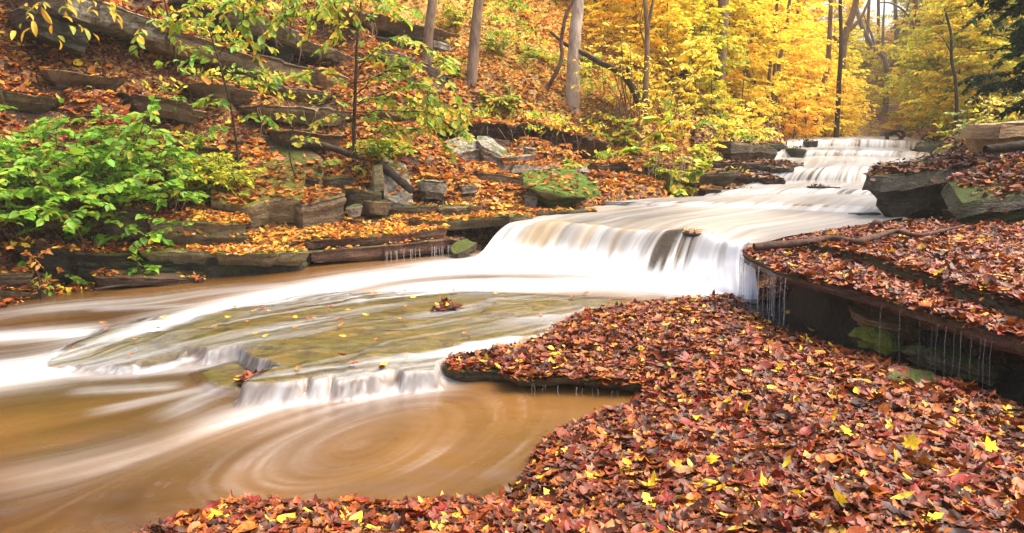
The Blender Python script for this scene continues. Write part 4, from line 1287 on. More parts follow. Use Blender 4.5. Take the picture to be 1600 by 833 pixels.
def zone_arr(p):
    px, py = project(p)
    x, y, z = p.T
    zn_ = np.full(len(p), 'hill', dtype='<U8')
    zn_[(z < .95) & (x < 3)] = 'ledge'
    zn_[(y < 9.6) & (x > -3.0) & (z < .62)] = 'fg'
    zn_[(sdf(RS, x, y) > -.05) & (z > .62)] = 'plate'
    zn_[(np.abs(sdf(RS, x, y)) < .025) & (y < 8.6) & (z > .6)] = 'none'
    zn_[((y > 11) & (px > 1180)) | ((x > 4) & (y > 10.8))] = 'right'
    return zn_


bands = [(2.2, 4.5, 3100), (4.5, 7, 2400), (7, 9.5, 1200), (9.5, 13.5, 950), (13.5, 19, 560), (19, 27, 240), (27, 42, 60)]
cand = []
for y0, y1, rho in bands:
    A = (.80 * (y0 + y1) + 2.6) * (y1 - y0)
    n = int(A * rho)
    yy = rg.uniform(y0, y1, n)
    xx = rg.uniform(-.5, .5, n) * (1.60 * yy + 2.6)
    cand.append(np.stack([xx, yy], 1))
cand = np.vstack(cand)
cw = sdf(W1, cand[:, 0], cand[:, 1])
cu = sdf(UP, cand[:, 0], cand[:, 1])
clump = fbm(cand[:, 0] * 1.1, cand[:, 1] * 1.1, seed=101)
pos_, nrm_, own_ = [], [], []
cl_ = []
for (x, y), w_, u_2, cl in zip(cand, cw, cu, clump):
    l, nn, ow = drop(x, y)
    if l is None:
        continue
    if ow != 0 and rg.random() < .6:              # leaves blown in under an overhang
        l2 = l
        for _ in range(4):
            l2, n2, o2 = drop(x, y, l2[2] - .03)
            if l2 is None or o2 == 0:
                break
        if l2 is not None and o2 == 0 and n2[2] > .12 and l[2] - l2[2] > .35 and w_ < -.1 and u_2 < -.1 and y > 9:
            pos_.append(l2)
            nrm_.append(n2)
            own_.append(0)
            cl_.append(cl)
    if ow == 0:
        if w_ > .03 or u_2 > .0 or nn[2] < .12:
            continue
        lim = 1.0
    else:
        lim = LEAFY[ow] * (1 if nn[2] > .55 else .12)
        if lim < 1 and rg.random() > np.clip(lim * (1 + 1.8 * cl) + (.5 * cl if lim > .45 else 0), 0, 1):
            continue
    pos_.append(l)
    nrm_.append(nn)
    own_.append(ow)
    cl_.append(cl)
pos_, nrm_, own_, cl_ = np.array(pos_), np.array(nrm_), np.array(own_), np.array(cl_)
zn = zone_arr(pos_)
px_all, py_all = project(pos_)
LABELS = {
    'fg': ('wet red and brown fallen leaves carpeting the low bank beside the brown pool', 'litter_wet', 'fg', PROT_NEAR, .062),
    'plate': ('wet red leaves lying thick on the broad rock plate at the right', 'litter_wet', 'fg', PROT_NEAR, .068),
    'ledge': ('bright orange fallen leaves drifted on the low ledges of the left bank', 'litter', 'bright', PROT_FAR + PROT_NEAR[:2], .066),
    'hill': ('orange and brown leaf litter covering the steep left hillside', 'litter', 'hill', PROT_FAR, .086),
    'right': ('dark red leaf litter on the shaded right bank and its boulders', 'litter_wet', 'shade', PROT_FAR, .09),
}
for z_, (lab, mt, pal, prots, sz) in LABELS.items():
    ii = np.flatnonzero(zn == z_)
    n = len(ii)
    if not n:
        continue
    b = Buf()
    p, nn = pos_[ii], nrm_[ii]
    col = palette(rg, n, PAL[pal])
    if z_ == 'hill':
        g = smooth(p[:, 1] + .35 * p[:, 0] + 1.0 * cl_[ii], 15.0, 19.5)[:, None] * (rg.random((n, 1)) < .85)
        col = np.where(g > rg.random((n, 1)) * .9 + .05, palette(rg, n, PAL['gold']), col)
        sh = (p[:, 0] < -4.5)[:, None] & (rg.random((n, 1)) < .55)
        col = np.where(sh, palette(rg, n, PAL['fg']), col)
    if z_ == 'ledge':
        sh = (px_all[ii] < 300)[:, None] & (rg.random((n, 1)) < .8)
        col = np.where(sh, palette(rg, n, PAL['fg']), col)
    nn = nn * .8 + np.array([0, 0, .35]) + rg.normal(0, .19 if z_ in ('fg', 'plate') else .30, (n, 3))
    d = rg.normal(0, 1, (n, 3))
    d[:, 2] *= .3
    R = basis(d, nn)
    size = sz * rg.lognormal(0, .38, n) * (1 + .012 * np.maximum(p[:, 1] - 12, 0))
    size = np.clip(size, sz * .45, sz * 2.0)
    p = p + nn / np.linalg.norm(nn, axis=1, keepdims=True) * rg.uniform(.004, .035, (n, 1)) - R[:, :, 0] * size[:, None] * .4
    k = rg.integers(0, len(prots), n)
    for j in range(len(prots)):
        s = k == j
        inst(b, prots[j], p[s], R[s], size[s], col[s])
    o = b.build('fallen_leaves', M[mt], smooth_shade=True)
    tag(o, lab, 'fallen leaves', kind='stuff')
print('litter', {z: int((zn == z).sum()) for z in LABELS})

# single bright yellow leaves lying on the foreground litter: one object each
YP = [(905, 717, .13), (1020, 772, .12), (1035, 780, .10), (925, 790, .10), (975, 672, .08), (870, 708, .08), (985, 742, .10), (1162, 568, .10), (1205, 560, .09), (1130, 640, .09), (1165, 655, .09), (1190, 612, .1),
      (1010, 765, .11), (1060, 790, .1), (1105, 735, .1), (1185, 705, .1), (1215, 588, .1), (1340, 628, .1), (1365, 660, .11), (1300, 668, .11), (1330, 690, .1), (1225, 745, .12), (1245, 785, .12), (1400, 740, .1), (1420, 715, .1),
      (840, 760, .1), (870, 775, .1), (1075, 815, .12), (955, 670, .07), (1000, 710, .08), (1090, 665, .08), (1240, 640, .09), (1290, 575, .08), (1410, 612, .08), (1450, 640, .09), (1500, 672, .1), (1395, 668, .1), (535, 806, .1), (700, 812, .09), (350, 818, .1),
      (1010, 520, .08), (1090, 490, .08), (1060, 530, .08), (900, 510, .08), (1180, 520, .08), (1260, 520, .08), (1230, 490, .07), (960, 545, .08), (1005, 555, .08), (1150, 810, .13), (1310, 800, .12), (1480, 760, .12), (1550, 720, .1), (1120, 770, .11)]
yprot = [leaf_proto('maple', .4, .15, .12, 1), leaf_proto('oval', .5, .5, .06), leaf_proto('maple', -.3, .3, .10, 3), leaf_proto('long', .5, .4, .05)]
camv = np.array([0, 0, CAMZ])
for i, (a, b_, s) in enumerate(YP):
    d = P(a, b_, Y=4) - camv
    l, nn, ix, _ = BVH.ray_cast(Vector(camv), Vector(d).normalized())
    if l is None:
        continue
    bb = Buf()
    nv = np.array(nn) + rg.normal(0, .25, 3)
    dd = rg.normal(0, 1, 3)
    s = min(s, .10) * rg.uniform(.62, .9)
    c = np.array([[.86, .56, .03]]) * rg.uniform(.85, 1.1)
    inst(bb, yprot[i % 4], np.zeros((1, 3)), basis(dd[None], nv[None]), [s * 1.15], np.clip(c, 0, 1))
    o = bb.build('yellow_leaf', M['litter'], smooth_shade=True)
    o.location = Vector(l) + Vector((0, 0, .04))
    tag(o, 'bright yellow fallen leaf lying on top of the wet red litter beside the pool', 'leaf', 'yellow leaves on the red litter')

# small leaves caught on the shelf
b = Buf()
n = 60
pp = np.stack([rg.uniform(S[:, 0].min(), S[:, 0].max(), n * 4), rg.uniform(S[:, 1].min(), S[:, 1].max(), n * 4)], 1)
pp = pp[sdf(S, pp[:, 0], pp[:, 1]) > .05][:n]
p3 = np.column_stack([pp, SH(pp[:, 0], pp[:, 1]) + .045])
R = basis(rg.normal(0, 1, (len(p3), 3)) * [1, 1, .1], np.tile([0, 0, 1.0], (len(p3), 1)) + rg.normal(0, .2, (len(p3), 3)))
inst(b, PROT_NEAR[5], p3, R, rg.uniform(.05, .10, len(p3)), palette(rg, len(p3), [(3, (.6, .2, .02)), (2, (.75, .45, .03)), (2, (.4, .07, .02))]))
tag(b.build('fallen_leaves', M['litter_wet'], smooth_shade=False), 'few orange leaves stuck on the mossy shelf under thin running water', 'fallen leaves', kind='stuff')

# ================================================================== DRIPPING WATER
kdr = NT('drip')
_tr = kdr.n('BsdfTransparent')
_df = kdr.principled((.75, .74, .72), .3)
_mx = kdr.n('MixShader')
_mx.inputs[0].default_value = .2
kdr.t.links.new(_tr.outputs[0], _mx.inputs[1])
kdr.t.links.new(_df, _mx.inputs[2])
M['drip'] = kdr.done(_mx.outputs[0])


def drips(label, xs_, top, length, r0=.006, seed=0):
    g = np.random.default_rng(seed)
    b = Buf()
    for t in xs_:
        q = top(t)
        ln_ = length(t) * g.uniform(.85, 1.05)
        z = np.linspace(0, 1, 6)
        path = np.stack([q[0] + g.normal(0, .006) * z + .003 * np.sin(z * 9 + t * 90), q[1] - .03 * z * z, q[2] - ln_ * z], 1)
        r = r0 * g.uniform(.5, 1.5)
        b.tube(path, r * (1 - .45 * z), sides=5)
    o = b.build('dripping_water', M['drip'])
    tag(o, label, 'dripping water', kind='stuff')


RSedge = curve([RS[1]] + [np.array(q) for q in RSf], 200)
g5 = np.random.default_rng(3)
drips('curtain of thin water threads falling from the left end of the broad rock plate', np.concatenate([g5.uniform(.01, .12, 14), g5.uniform(.12, .30, 16)]), lambda t: RSedge[int(t * 199)] + np.array([0, -.0, -.03]), lambda t: .46, .0042, 1)
drips('thin water threads dripping from the broad rock plate near the right edge', [.515, .555, .60, .628, .634, .65, .668, .674, .69, .705, .712, .72], lambda t: RSedge[int(t * 199)] + np.array([0, 0, -.05]), lambda t: .44, .0019, 2)
La, Lb = P(480, 398, Y=11.05), P(735, 373, Y=11.95)
drips('water threads dripping from the red ledge into the white water', np.concatenate([g5.uniform(.42, .95, 22)]), lambda t: La + (Lb - La) * t + np.array([0, -.06, -.06]), lambda t: .30, .005, 4)
Lc, Ld = P(800, 590, Y=5.98), P(1000, 606, Y=5.85)
drips('short drips under the undercut leaf-covered slab', np.sort(g5.uniform(0, .9, 13)), lambda t: Lc + (Ld - Lc) * t + np.array([0, -.015, -.03]), lambda t: .07 + .05 * math.sin(t * 40), .0017, 5)

# ================================================================== BRANCHES, LOGS
def wood(name, label, cat, parts, mat, sides=9, rough=.35, seed=0):
    """parts: list of (world path, r0, r1)"""
    b = Buf()
    base = np.asarray(parts[0][0][0], float)
    for i, (pth, r0, r1) in enumerate(parts):
        c = curve(pth, max(10, len(pth) * 7))
        b.tube(c, np.linspace(r0, r1, len(c)), sides, seed + i, rough)
    return tag(b.build(name, M[mat], loc=base), label, cat)


S_ = lambda px, py, z: P(px, py, z=z)
wood('fallen_branch', 'gnarled dark branch with an upright loop lying on the leaf-covered plate', 'branch', [
    ([S_(1178, 386, .83), S_(1240, 381, .86), S_(1300, 373, .90), S_(1335, 378, .93), S_(1362, 372, .96)], .042, .034),
    ([P(1356, 372, Y=9.55), P(1360, 358, Y=9.55), P(1366, 348, Y=9.55), P(1373, 348, Y=9.6), P(1378, 357, Y=9.65), P(1384, 365, Y=9.75)], .034, .026),
    ([S_(1360, 373, .95), S_(1400, 361, .96), S_(1432, 368, .96), S_(1470, 361, .97), S_(1507, 352, .98)], .032, .012),
], 'bark_red', seed=3)
wood('fallen_log', 'short dark log slanting down the leaves beside the upright mossy slab', 'log', [([P(596, 258, Y=13.2), P(620, 278, Y=12.95), P(644, 298, Y=12.75)], .07, .06)], 'bark_dark', seed=5)
wood('fallen_log', 'half-buried dark log under the ground plants above the bank', 'log', [([P(470, 222, Y=13.6), P(520, 232, Y=13.7), P(570, 250, Y=13.6)], .07, .05)], 'bark_dark', seed=6)
wood('fallen_log', 'dark log lying on the bank below the tan boulder', 'log', [([P(1540, 236, Y=13.6), P(1580, 230, Y=13.6), P(1640, 222, Y=13.7)], .09, .08)], 'bark_dark', seed=7)
wood('tree_root', 'mossy root reaching down beside the twig-hung recess', 'root', [([P(992, 252, Y=15.2), P(990, 272, Y=15.0), P(974, 290, Y=14.9), P(966, 312, Y=14.9)], .10, .07)], 'bark_moss', seed=8)
wood('driftwood', 'tangle of dark driftwood arching above the topmost fall', 'driftwood', [
    ([P(1386, 219, Y=25.6), P(1388, 207, Y=25.6), P(1408, 205, Y=25.6), P(1412, 212, Y=25.6), P(1404, 219, Y=25.6)], .06, .05),
    ([P(1384, 212, Y=25.7), P(1398, 208, Y=25.7), P(1410, 218, Y=25.7)], .05, .03), ([P(1396, 222, Y=25.2), P(1408, 220, Y=25.2), P(1416, 224, Y=25.2)], .07, .05)], 'bark_dark', seed=9)
wood('dead_tree', 'bare dead trunk leaning left over the slope beside the pale-barked tree', 'dead tree', [
    ([P(1000, 166, Y=17.6), P(988, 135, Y=17.6), P(967, 112, Y=17.7), P(938, 98, Y=17.9), P(909, 82, Y=18.1), P(883, 69, Y=18.3), P(860, 50, Y=18.5)], .09, .03),
    ([P(984, 130, Y=17.6), P(982, 118, Y=17.6), P(981, 105, Y=17.6)], .06, .04), ([P(968, 113, Y=17.7), P(968, 100, Y=17.6), P(960, 90, Y=17.6)], .04, .015)], 'bark_dark', seed=11)
wood('woody_vine', 'dark crooked vine climbing left of the pale-barked tree', 'vine', [([P(854, 140, Y=17.6), P(870, 112, Y=17.6), P(878, 88, Y=17.7), P(877, 65, Y=17.8), P(880, 45, Y=17.8), P(885, 22, Y=17.9), P(900, -6, Y=18)], .05, .03)], 'bark_red', seed=12)
wood('dead_twig', 'thin twig lying on the low leafy bank near the waterline', 'twig', [([P(148, 452, Y=9.6), P(200, 445, Y=9.9), P(240, 444, Y=10)], .018, .008)], 'bark_dark', seed=13)

g9 = np.random.default_rng(19)
for a, b_ in [(905, 735), (1040, 690), (1140, 748), (1225, 610), (1090, 560), (960, 575), (1310, 655), (1420, 700), (1010, 800), (1500, 720), (1250, 690), (620, 812), (1180, 815), (1460, 660), (880, 790), (1360, 790)]:
    d = P(a, b_, Y=4) - camv
    l, nn, ix, _ = BVH.ray_cast(Vector(camv), Vector(d).normalized())
    an, ln_ = g9.uniform(0, 3.14), g9.uniform(.12, .34)
    q = np.array(l) + [0, 0, .035]
    u = np.array([math.cos(an), math.sin(an), g9.normal(0, .08)]) * ln_
    wood('dead_twig', 'thin dead twig lying across the wet red leaves of the low bank', 'twig', [([q - u / 2, q + g9.normal(0, .012, 3), q + u / 2], .0042, .002)], 'bark_red', sides=5, seed=int(a))['group'] = 'twigs on the leaf bank'
# ================================================================== LIVE PLANTS
GREEN = [(22, (.17, .36, .025)), (20, (.25, .46, .03)), (6, (.10, .22, .02)), (10, (.36, .50, .035)), (3, (.55, .46, .03))]
LIME = [(16, (.42, .52, .03)), (18, (.60, .60, .03)), (10, (.18, .30, .025)), (8, (.62, .50, .025)), (3, (.65, .36, .02))]
YGREEN = [(18, (.22, .36, .025)), (14, (.36, .45, .03)), (12, (.48, .46, .03)), (8, (.66, .48, .03)), (4, (.62, .32, .02))]
OLIVE = [(16, (.17, .24, .028)), (14, (.28, .33, .04)), (8, (.46, .42, .035)), (5, (.62, .46, .03))]
YEL = [(20, (.88, .66, .04)), (18, (.92, .76, .08)), (10, (.74, .64, .05)), (6, (.84, .50, .03)), (4, (.52, .52, .05))]
AMBER = [(16, (.88, .56, .035)), (18, (.90, .66, .045)), (4, (.76, .34, .025)), (10, (.90, .74, .07)), (3, (.40, .34, .04))]
OLGOLD = [(16, (.64, .54, .045)), (14, (.50, .50, .05)), (9, (.76, .56, .04)), (9, (.36, .40, .045)), (5, (.74, .40, .03))]
MIXG = [(14, (.48, .50, .04)), (14, (.72, .62, .045)), (8, (.32, .38, .035)), (7, (.80, .56, .04))]
DARKG = [(16, (.018, .050, .014)), (12, (.030, .075, .018)), (6, (.012, .034, .010))]
RUST = [(14, (.52, .17, .03)), (12, (.62, .27, .04)), (8, (.36, .11, .025)), (5, (.66, .40, .06))]

PL = {'oval': [leaf_proto('oval', .35, .35, .03), leaf_proto('oval', -.3, .3, .04, 2)], 'long': [leaf_proto('long', -.4, .35, .03), leaf_proto('long', -.7, .3, .04, 1)],
      'round': [leaf_proto('round', -.2, .25, .05), leaf_proto('round', .2, .3, .05, 2)], 'maple': [leaf_proto('maple', -.3, .1, .06), leaf_proto('maple', .2, .15, .08, 2)],
      'dia': [diamond()]}


def spray_leaves(buf, path, n, size, pal, kind, g, start=.12, droop=.25, spread=.75, flat=.35):
    """Leaves set alternately along a twig."""
    path = np.asarray(path, float)
    t = np.sort(g.uniform(start, 1, n))
    k = t * (len(path) - 1)
    i = np.clip(k.astype(int), 0, len(path) - 2)
    fr = (k - i)[:, None]
    p = path[i] * (1 - fr) + path[i + 1] * fr
    d = path[i + 1] - path[i]
    d /= np.maximum(np.linalg.norm(d, axis=1, keepdims=True), 1e-9)
    side = np.where(np.arange(n) % 2, 1, -1)[:, None]
    lat = np.cross(d, [0, 0, 1.0])
    lat /= np.maximum(np.linalg.norm(lat, axis=1, keepdims=True), 1e-6)
    dirv = lat * side * spread + d * .6 + g.normal(0, .22, (n, 3)) + np.array([0, 0, -droop])
    nr = np.array([0, 0, 1.0]) + g.normal(0, flat, (n, 3)) + np.array([0, -.25, 0])
    prots = PL[kind]
    R = basis(dirv, nr)
    sz = size * np.clip(g.lognormal(0, .22, n), .5, 1.6)
    c = palette(g, n, pal)
    kk = g.integers(0, len(prots), n)
    for j in range(len(prots)):
        s = kk == j
        inst(buf, prots[j], p[s], R[s], sz[s], c[s])


def twig(p0, d, length, droop, g, n=7, wob=.10):
    d = np.asarray(d, float) / np.linalg.norm(d)
    pts = [np.asarray(p0, float)]
    for k in range(n):
        d = d + np.array([0, 0, -droop / n]) + g.normal(0, wob, 3)
        d /= np.linalg.norm(d)
        pts.append(pts[-1] + d * length / n)
    return np.array(pts)


def plant(name, label, cat, base, stems, leafparts, mat='bark_dark', group=None, leaf_mat_='leaf', part_names=('stem', 'foliage')):
    """stems: Buf of wood in world space, leafparts: Buf of leaves in world space; both become children of an Empty at the base."""
    root = empty(name, base)
    tag(root, label, cat, group)
    for nm, b, mt in ((part_names[0], stems, M[mat]), (part_names[1], leafparts, M[leaf_mat_])):
        if b.n:
            o = b.build(nm, mt, parent=root, loc=base)
    return root


def shrub(name, label, base, nst, height, spread, leaf, pal, kind, seed, per=60, droop=.5, mat='bark_red', lean=(0, 0, 0), rsub=.5, cat='shrub', group=None, stem_r=.010):
    g = np.random.default_rng(seed)
    base = np.asarray(base, float)
    w, l = Buf(), Buf()
    for k in range(nst):
        a = g.uniform(0, 2 * np.pi)
        out = g.uniform(.2, 1) * spread / height
        d = np.array([math.cos(a) * out, math.sin(a) * out, 1.0]) + np.array(lean)
        of_ = 1.0 if spread > .35 else .1
        p0 = base + np.array([g.normal(0, spread * .25), g.normal(0, spread * .2), 0]) * of_
        p0[2] = gz(p0[0], p0[1]) - .02
        st_ = twig(p0, d, height * g.uniform(.7, 1.15), droop, g, 8)
        w.tube(st_, np.linspace(stem_r, stem_r * .35, len(st_)), 5)
        nsub = max(2, int(per / 14))
        for q in range(nsub):
            i = g.integers(2, len(st_) - 1)
            a2 = g.uniform(0, 2 * np.pi)
            tw = twig(st_[i], [math.cos(a2), math.sin(a2), g.uniform(-.1, .6)], rsub * spread * g.uniform(.5, 1.1), .5, g, 6)
            w.tube(tw, np.linspace(stem_r * .5, stem_r * .2, len(tw)), 4)
            spray_leaves(l, tw, int(per / nsub), leaf, pal, kind, g)
        spray_leaves(l, st_[4:], 6, leaf, pal, kind, g)
    return plant(name, label, cat, base, w, l, mat, group)


def G(px, py, Y=None):
    """Ground point seen at a pixel (first solid surface along that ray), or the ground below the point at depth Y."""
    if Y is not None:
        q = P(px, py, Y=Y)
        q[2] = gz(q[0], q[1])
        return q
    d = P(px, py, Y=4) - camv
    l, nn, ix, _ = BVH.ray_cast(Vector(camv), Vector(d).normalized())
    return np.array(l)


# big green shrub, left
shrub('leafy_shrub', 'big bright green shrub with oval leaves spilling over the left ledges', P(100, 300, Y=10.75), 52, 1.62, 1.55, .098, GREEN, 'round', 21, per=92, droop=.8, rsub=.42)
shrub('leafy_shrub', 'smaller green shrub drooping at the right end of the big green one', P(222, 282, Y=11.1), 26, 1.1, .75, .092, GREEN, 'round', 22, per=66, droop=1.0)
shrub('leafy_shrub', 'yellow-lime shrub between the green shrub and the flat-topped block', P(315, 296, Y=12.0), 46, .80, .85, .082, LIME, 'oval', 23, per=84, droop=.7)
shrub('leafy_shrub', 'pale green low bush under the tall thin sapling', P(600, 225, Y=13.7), 15, .55, .75, .10, YGREEN, 'oval', 24, per=46, droop=.6)
shrub('leafy_shrub', 'heart-leaved yellow-green bush at the stream edge under the dead tree', P(1050, 248, Y=15.4), 15, 1.0, .9, .15, LIME, 'round', 25, per=40, droop=.9)
shrub('leafy_shrub', 'tangled rusty bush hanging over the twig-hung recess', P(1000, 254, Y=15.3), 12, .6, .95, .11, RUST, 'oval', 26, per=46, droop=1.6)
shrub('leafy_shrub', 'small green bush over the long pale boulder', P(880, 268, Y=14.4), 9, .45, .55, .09, YGREEN, 'oval', 27, per=34, droop=.9)
shrub('leafy_shrub', 'orange-leaved brush on the lip of the wide dark overhang', P(868, 205, Y=15.9), 10, .35, .75, .12, RUST, 'long', 28, per=34, droop=1.8)
shrub('leafy_shrub', 'sparse green plant on the slope below the pale-barked tree', P(835, 85, Y=19.3), 12, .5, 1.1, .11, YGREEN, 'oval', 29, per=30)
shrub('leafy_shrub', 'golden brush at the left of the cascade', P(1165, 195, Y=21.5), 16, 1.1, 1.2, .14, AMBER, 'oval', 30, per=46)
shrub('leafy_shrub', 'yellow brush behind the golden brush at the cascade', P(1190, 165, Y=26.5), 16, 1.5, 1.6, .16, YEL, 'oval', 31, per=46)
shrub('leafy_shrub', 'green bush on the dark right bank above the leaf-topped boulders', P(1530, 205, Y=17.5), 12, .9, .9, .12, OLIVE, 'oval', 32, per=40)
shrub('leafy_shrub', 'orange-tipped bush below the dark hanging evergreen branches', P(1560, 165, Y=17.0), 12, 1.0, .9, .12, OLGOLD, 'oval', 33, per=40)
shrub('leafy_shrub', 'little green sprout against the long leafy ledge at the left waterline', P(215, 386, Y=10.2), 4, .28, .22, .10, GREEN, 'oval', 34, per=12, droop=1.0)
shrub('leafy_shrub', 'bare-stemmed seedling with few green leaves at the left waterline', P(55, 436, Y=9.5), 4, .45, .28, .07, GREEN + RUST, 'oval', 35, per=9, droop=.3)
shrub('leafy_shrub', 'fern-like green tuft at the edge of the highest ledges', P(405, 108, Y=15.0), 6, .3, .3, .10, GREEN, 'long', 36, per=20)
shrub('leafy_shrub', 'green seedlings among the leaves below the first ledges', P(280, 92, Y=13.4), 7, .30, .55, .10, GREEN, 'long', 37, per=14)


# ---- saplings with explicit leafy sprays: (name, label, stem pixel path with depth, radius, sprays)
def sapling(label, stem, r, sprays, leaf, pal, kind, seed, mat='bark_dark', dens=1.0, name='sapling'):
    g = np.random.default_rng(seed)
    st_ = curve([P(a, b, Y=y) for a, b, y in stem], 26)
    st_[0][2] = min(st_[0][2], gz(st_[0][0], st_[0][1]) - .02) if abs(gz(st_[0][0], st_[0][1]) - st_[0][2]) < 1 else st_[0][2]
    w, l = Buf(), Buf()
    w.tube(st_, np.linspace(r, r * .4, len(st_)), 7, seed, .2)
    for pts in sprays:
        c = curve([P(a, b, Y=y) for a, b, y in pts], 16)
        c = c + g.normal(0, .012, c.shape)
        w.tube(c, np.linspace(r * .4, r * .12, len(c)), 5)
        L_ = np.linalg.norm(np.diff(c, axis=0), axis=1).sum()
        nl = max(6, int(L_ / leaf * 2.4 * dens))
        spray_leaves(l, c, nl, leaf, pal, kind, g, droop=.35)
        for q in range(max(2, int(L_ / .28))):
            i = g.integers(3, len(c) - 1)
            dd = c[i] - c[i - 1]
            dd = dd / np.linalg.norm(dd) + np.cross(dd / np.linalg.norm(dd), [0, 0, 1]) * g.choice([-1, 1]) * g.uniform(.6, 1.2)
            tw = twig(c[i], dd, g.uniform(.18, .45), .35, g, 5)
            w.tube(tw, r * .12, 4)
            spray_leaves(l, tw, int(7 * dens), leaf, pal, kind, g, droop=.35)
    return plant(name, label, 'sapling', st_[0], w, l, mat)


sapling('tall thin dark sapling with broad drooping yellow-green leaves in front of the ledges', [(553, 212, 13.6), (556, 120, 13.3), (560, 40, 13.1), (570, -40, 13.0)], .034, [
    [(556, 150, 13.3), (600, 112, 13.0), (650, 128, 12.8), (700, 170, 12.7)], [(557, 110, 13.3), (610, 62, 12.9), (660, 72, 12.6), (716, 108, 12.4)], [(557, 165, 13.4), (620, 140, 13.0), (690, 125, 12.8), (728, 178, 12.6)],
    [(555, 175, 13.4), (620, 172, 13.0), (690, 182, 12.8), (735, 216, 12.7)], [(555, 180, 13.4), (600, 190, 13.0), (640, 215, 12.8)], [(556, 130, 13.3), (590, 120, 13.1), (620, 100, 12.9), (660, 100, 12.8)], [(557, 100, 13.3), (590, 85, 13), (640, 92, 12.8)], [(555, 160, 13.4), (590, 155, 13.1), (650, 160, 12.9), (700, 200, 12.8)], [(555, 195, 13.5), (610, 200, 13.2), (670, 205, 13), (700, 235, 12.9)], [(555, 140, 13.3), (520, 118, 13.0), (480, 112, 12.9), (452, 122, 12.9)],
    [(559, 60, 13.1), (530, 30, 12.6), (480, 18, 12.3), (430, 30, 12.2)], [(560, 40, 13.1), (600, 10, 12.7), (650, 15, 12.5)], [(555, 185, 13.4), (520, 180, 13.1), (490, 195, 13.0)], [(640, 132, 12.8), (668, 150, 12.6), (672, 188, 12.6)]], .128, YGREEN, 'oval', 41, dens=1.25)
sapling('slim sapling with small dull green leaves behind the lime shrub', [(372, 240, 12.6), (360, 165, 12.5), (340, 90, 12.3), (325, 40, 12.2)], .022, [
    [(360, 165, 12.5), (330, 150, 12.2), (300, 168, 12.1)], [(352, 130, 12.4), (390, 110, 12.2), (430, 120, 12.1)], [(345, 100, 12.3), (310, 88, 12.0), (285, 100, 12.0)], [(365, 190, 12.5), (400, 178, 12.3), (425, 190, 12.2)], [(366, 200, 12.5), (330, 200, 12.2), (310, 215, 12.1)],
    [(338, 85, 12.3), (375, 66, 12.1), (410, 70, 12)]], .12, OLIVE + GREEN, 'oval', 42)
sapling('thin bare-based sapling with green leaves near the highest ledge', [(276, 112, 13.2), (270, 60, 12.9), (258, 5, 12.7), (250, -40, 12.6)], .022, [
    [(268, 45, 12.9), (300, 30, 12.5), (340, 36, 12.4)], [(264, 25, 12.8), (320, 2, 12.4), (380, 10, 12.2)], [(270, 60, 12.9), (300, 75, 12.5), (335, 70, 12.4)], [(266, 40, 12.9), (235, 35, 12.5), (215, 50, 12.4)]], .12, YGREEN, 'oval', 43)
sapling('leafy branches hanging in at the top from a tree above the ledges', [(300, -60, 11.2), (400, -40, 11.0), (520, -30, 11.0)], .035, [
    [(330, -45, 11.1), (300, 10, 10.6), (270, 40, 10.4)], [(380, -42, 11.0), (350, 5, 10.6), (320, 36, 10.4)], [(420, -40, 11.0), (400, 10, 10.6), (360, 55, 10.4)], [(450, -38, 11.0), (450, 15, 10.7), (425, 52, 10.5)],
    [(480, -35, 11.0), (500, 10, 10.6), (480, 55, 10.4)], [(515, -30, 11.0), (545, 10, 10.6), (565, 45, 10.5)], [(520, -30, 11.0), (580, -5, 10.7), (630, 30, 10.6)], [(440, -40, 11), (400, -10, 10.6), (340, 10, 10.4)], [(480, -35, 11), (470, 0, 10.7), (440, 25, 10.6), (410, 60, 10.5)], [(500, -32, 11), (530, 20, 10.7), (520, 60, 10.6), (490, 85, 10.5)], [(400, -40, 11), (380, 20, 10.6), (390, 70, 10.5)], [(540, -25, 11), (600, 10, 10.8), (650, 45, 10.7)]], .108, YGREEN, 'oval', 44, dens=1.2)
sapling('few yellow drooping leaves on a twig at the upper left corner', [(30, -60, 10.6), (70, -30, 10.4), (110, -10, 10.3)], .02, [
    [(80, -25, 10.3), (60, 15, 10.0), (40, 50, 9.9)], [(110, -10, 10.3), (100, 18, 10.1), (105, 40, 10.0)], [(110, -10, 10.3), (150, 0, 10.1), (180, 22, 10)]], .14, [(3, (.75, .45, .03)), (1, (.35, .38, .03))], 'long', 45, dens=.55)
sapling('thin stem with pairs of green leaves over the leaf-strewn tilted slab', [(466, 290, 12.6), (452, 240, 12.6), (458, 190, 12.6), (445, 150, 12.6)], .014, [[(455, 230, 12.6), (480, 215, 12.4), (500, 225, 12.3)], [(456, 190, 12.6), (435, 175, 12.4)]], .11, YGREEN, 'oval', 46, dens=.7)
sapling('dry forked twig with orange leaves at the left waterline', [(62, 437, 9.4), (54, 408, 9.4), (60, 390, 9.4), (75, 375, 9.4)], .012, [[(55, 408, 9.4), (40, 392, 9.3)], [(58, 400, 9.4), (80, 388, 9.3)]], .075, RUST, 'oval', 47, dens=.8)

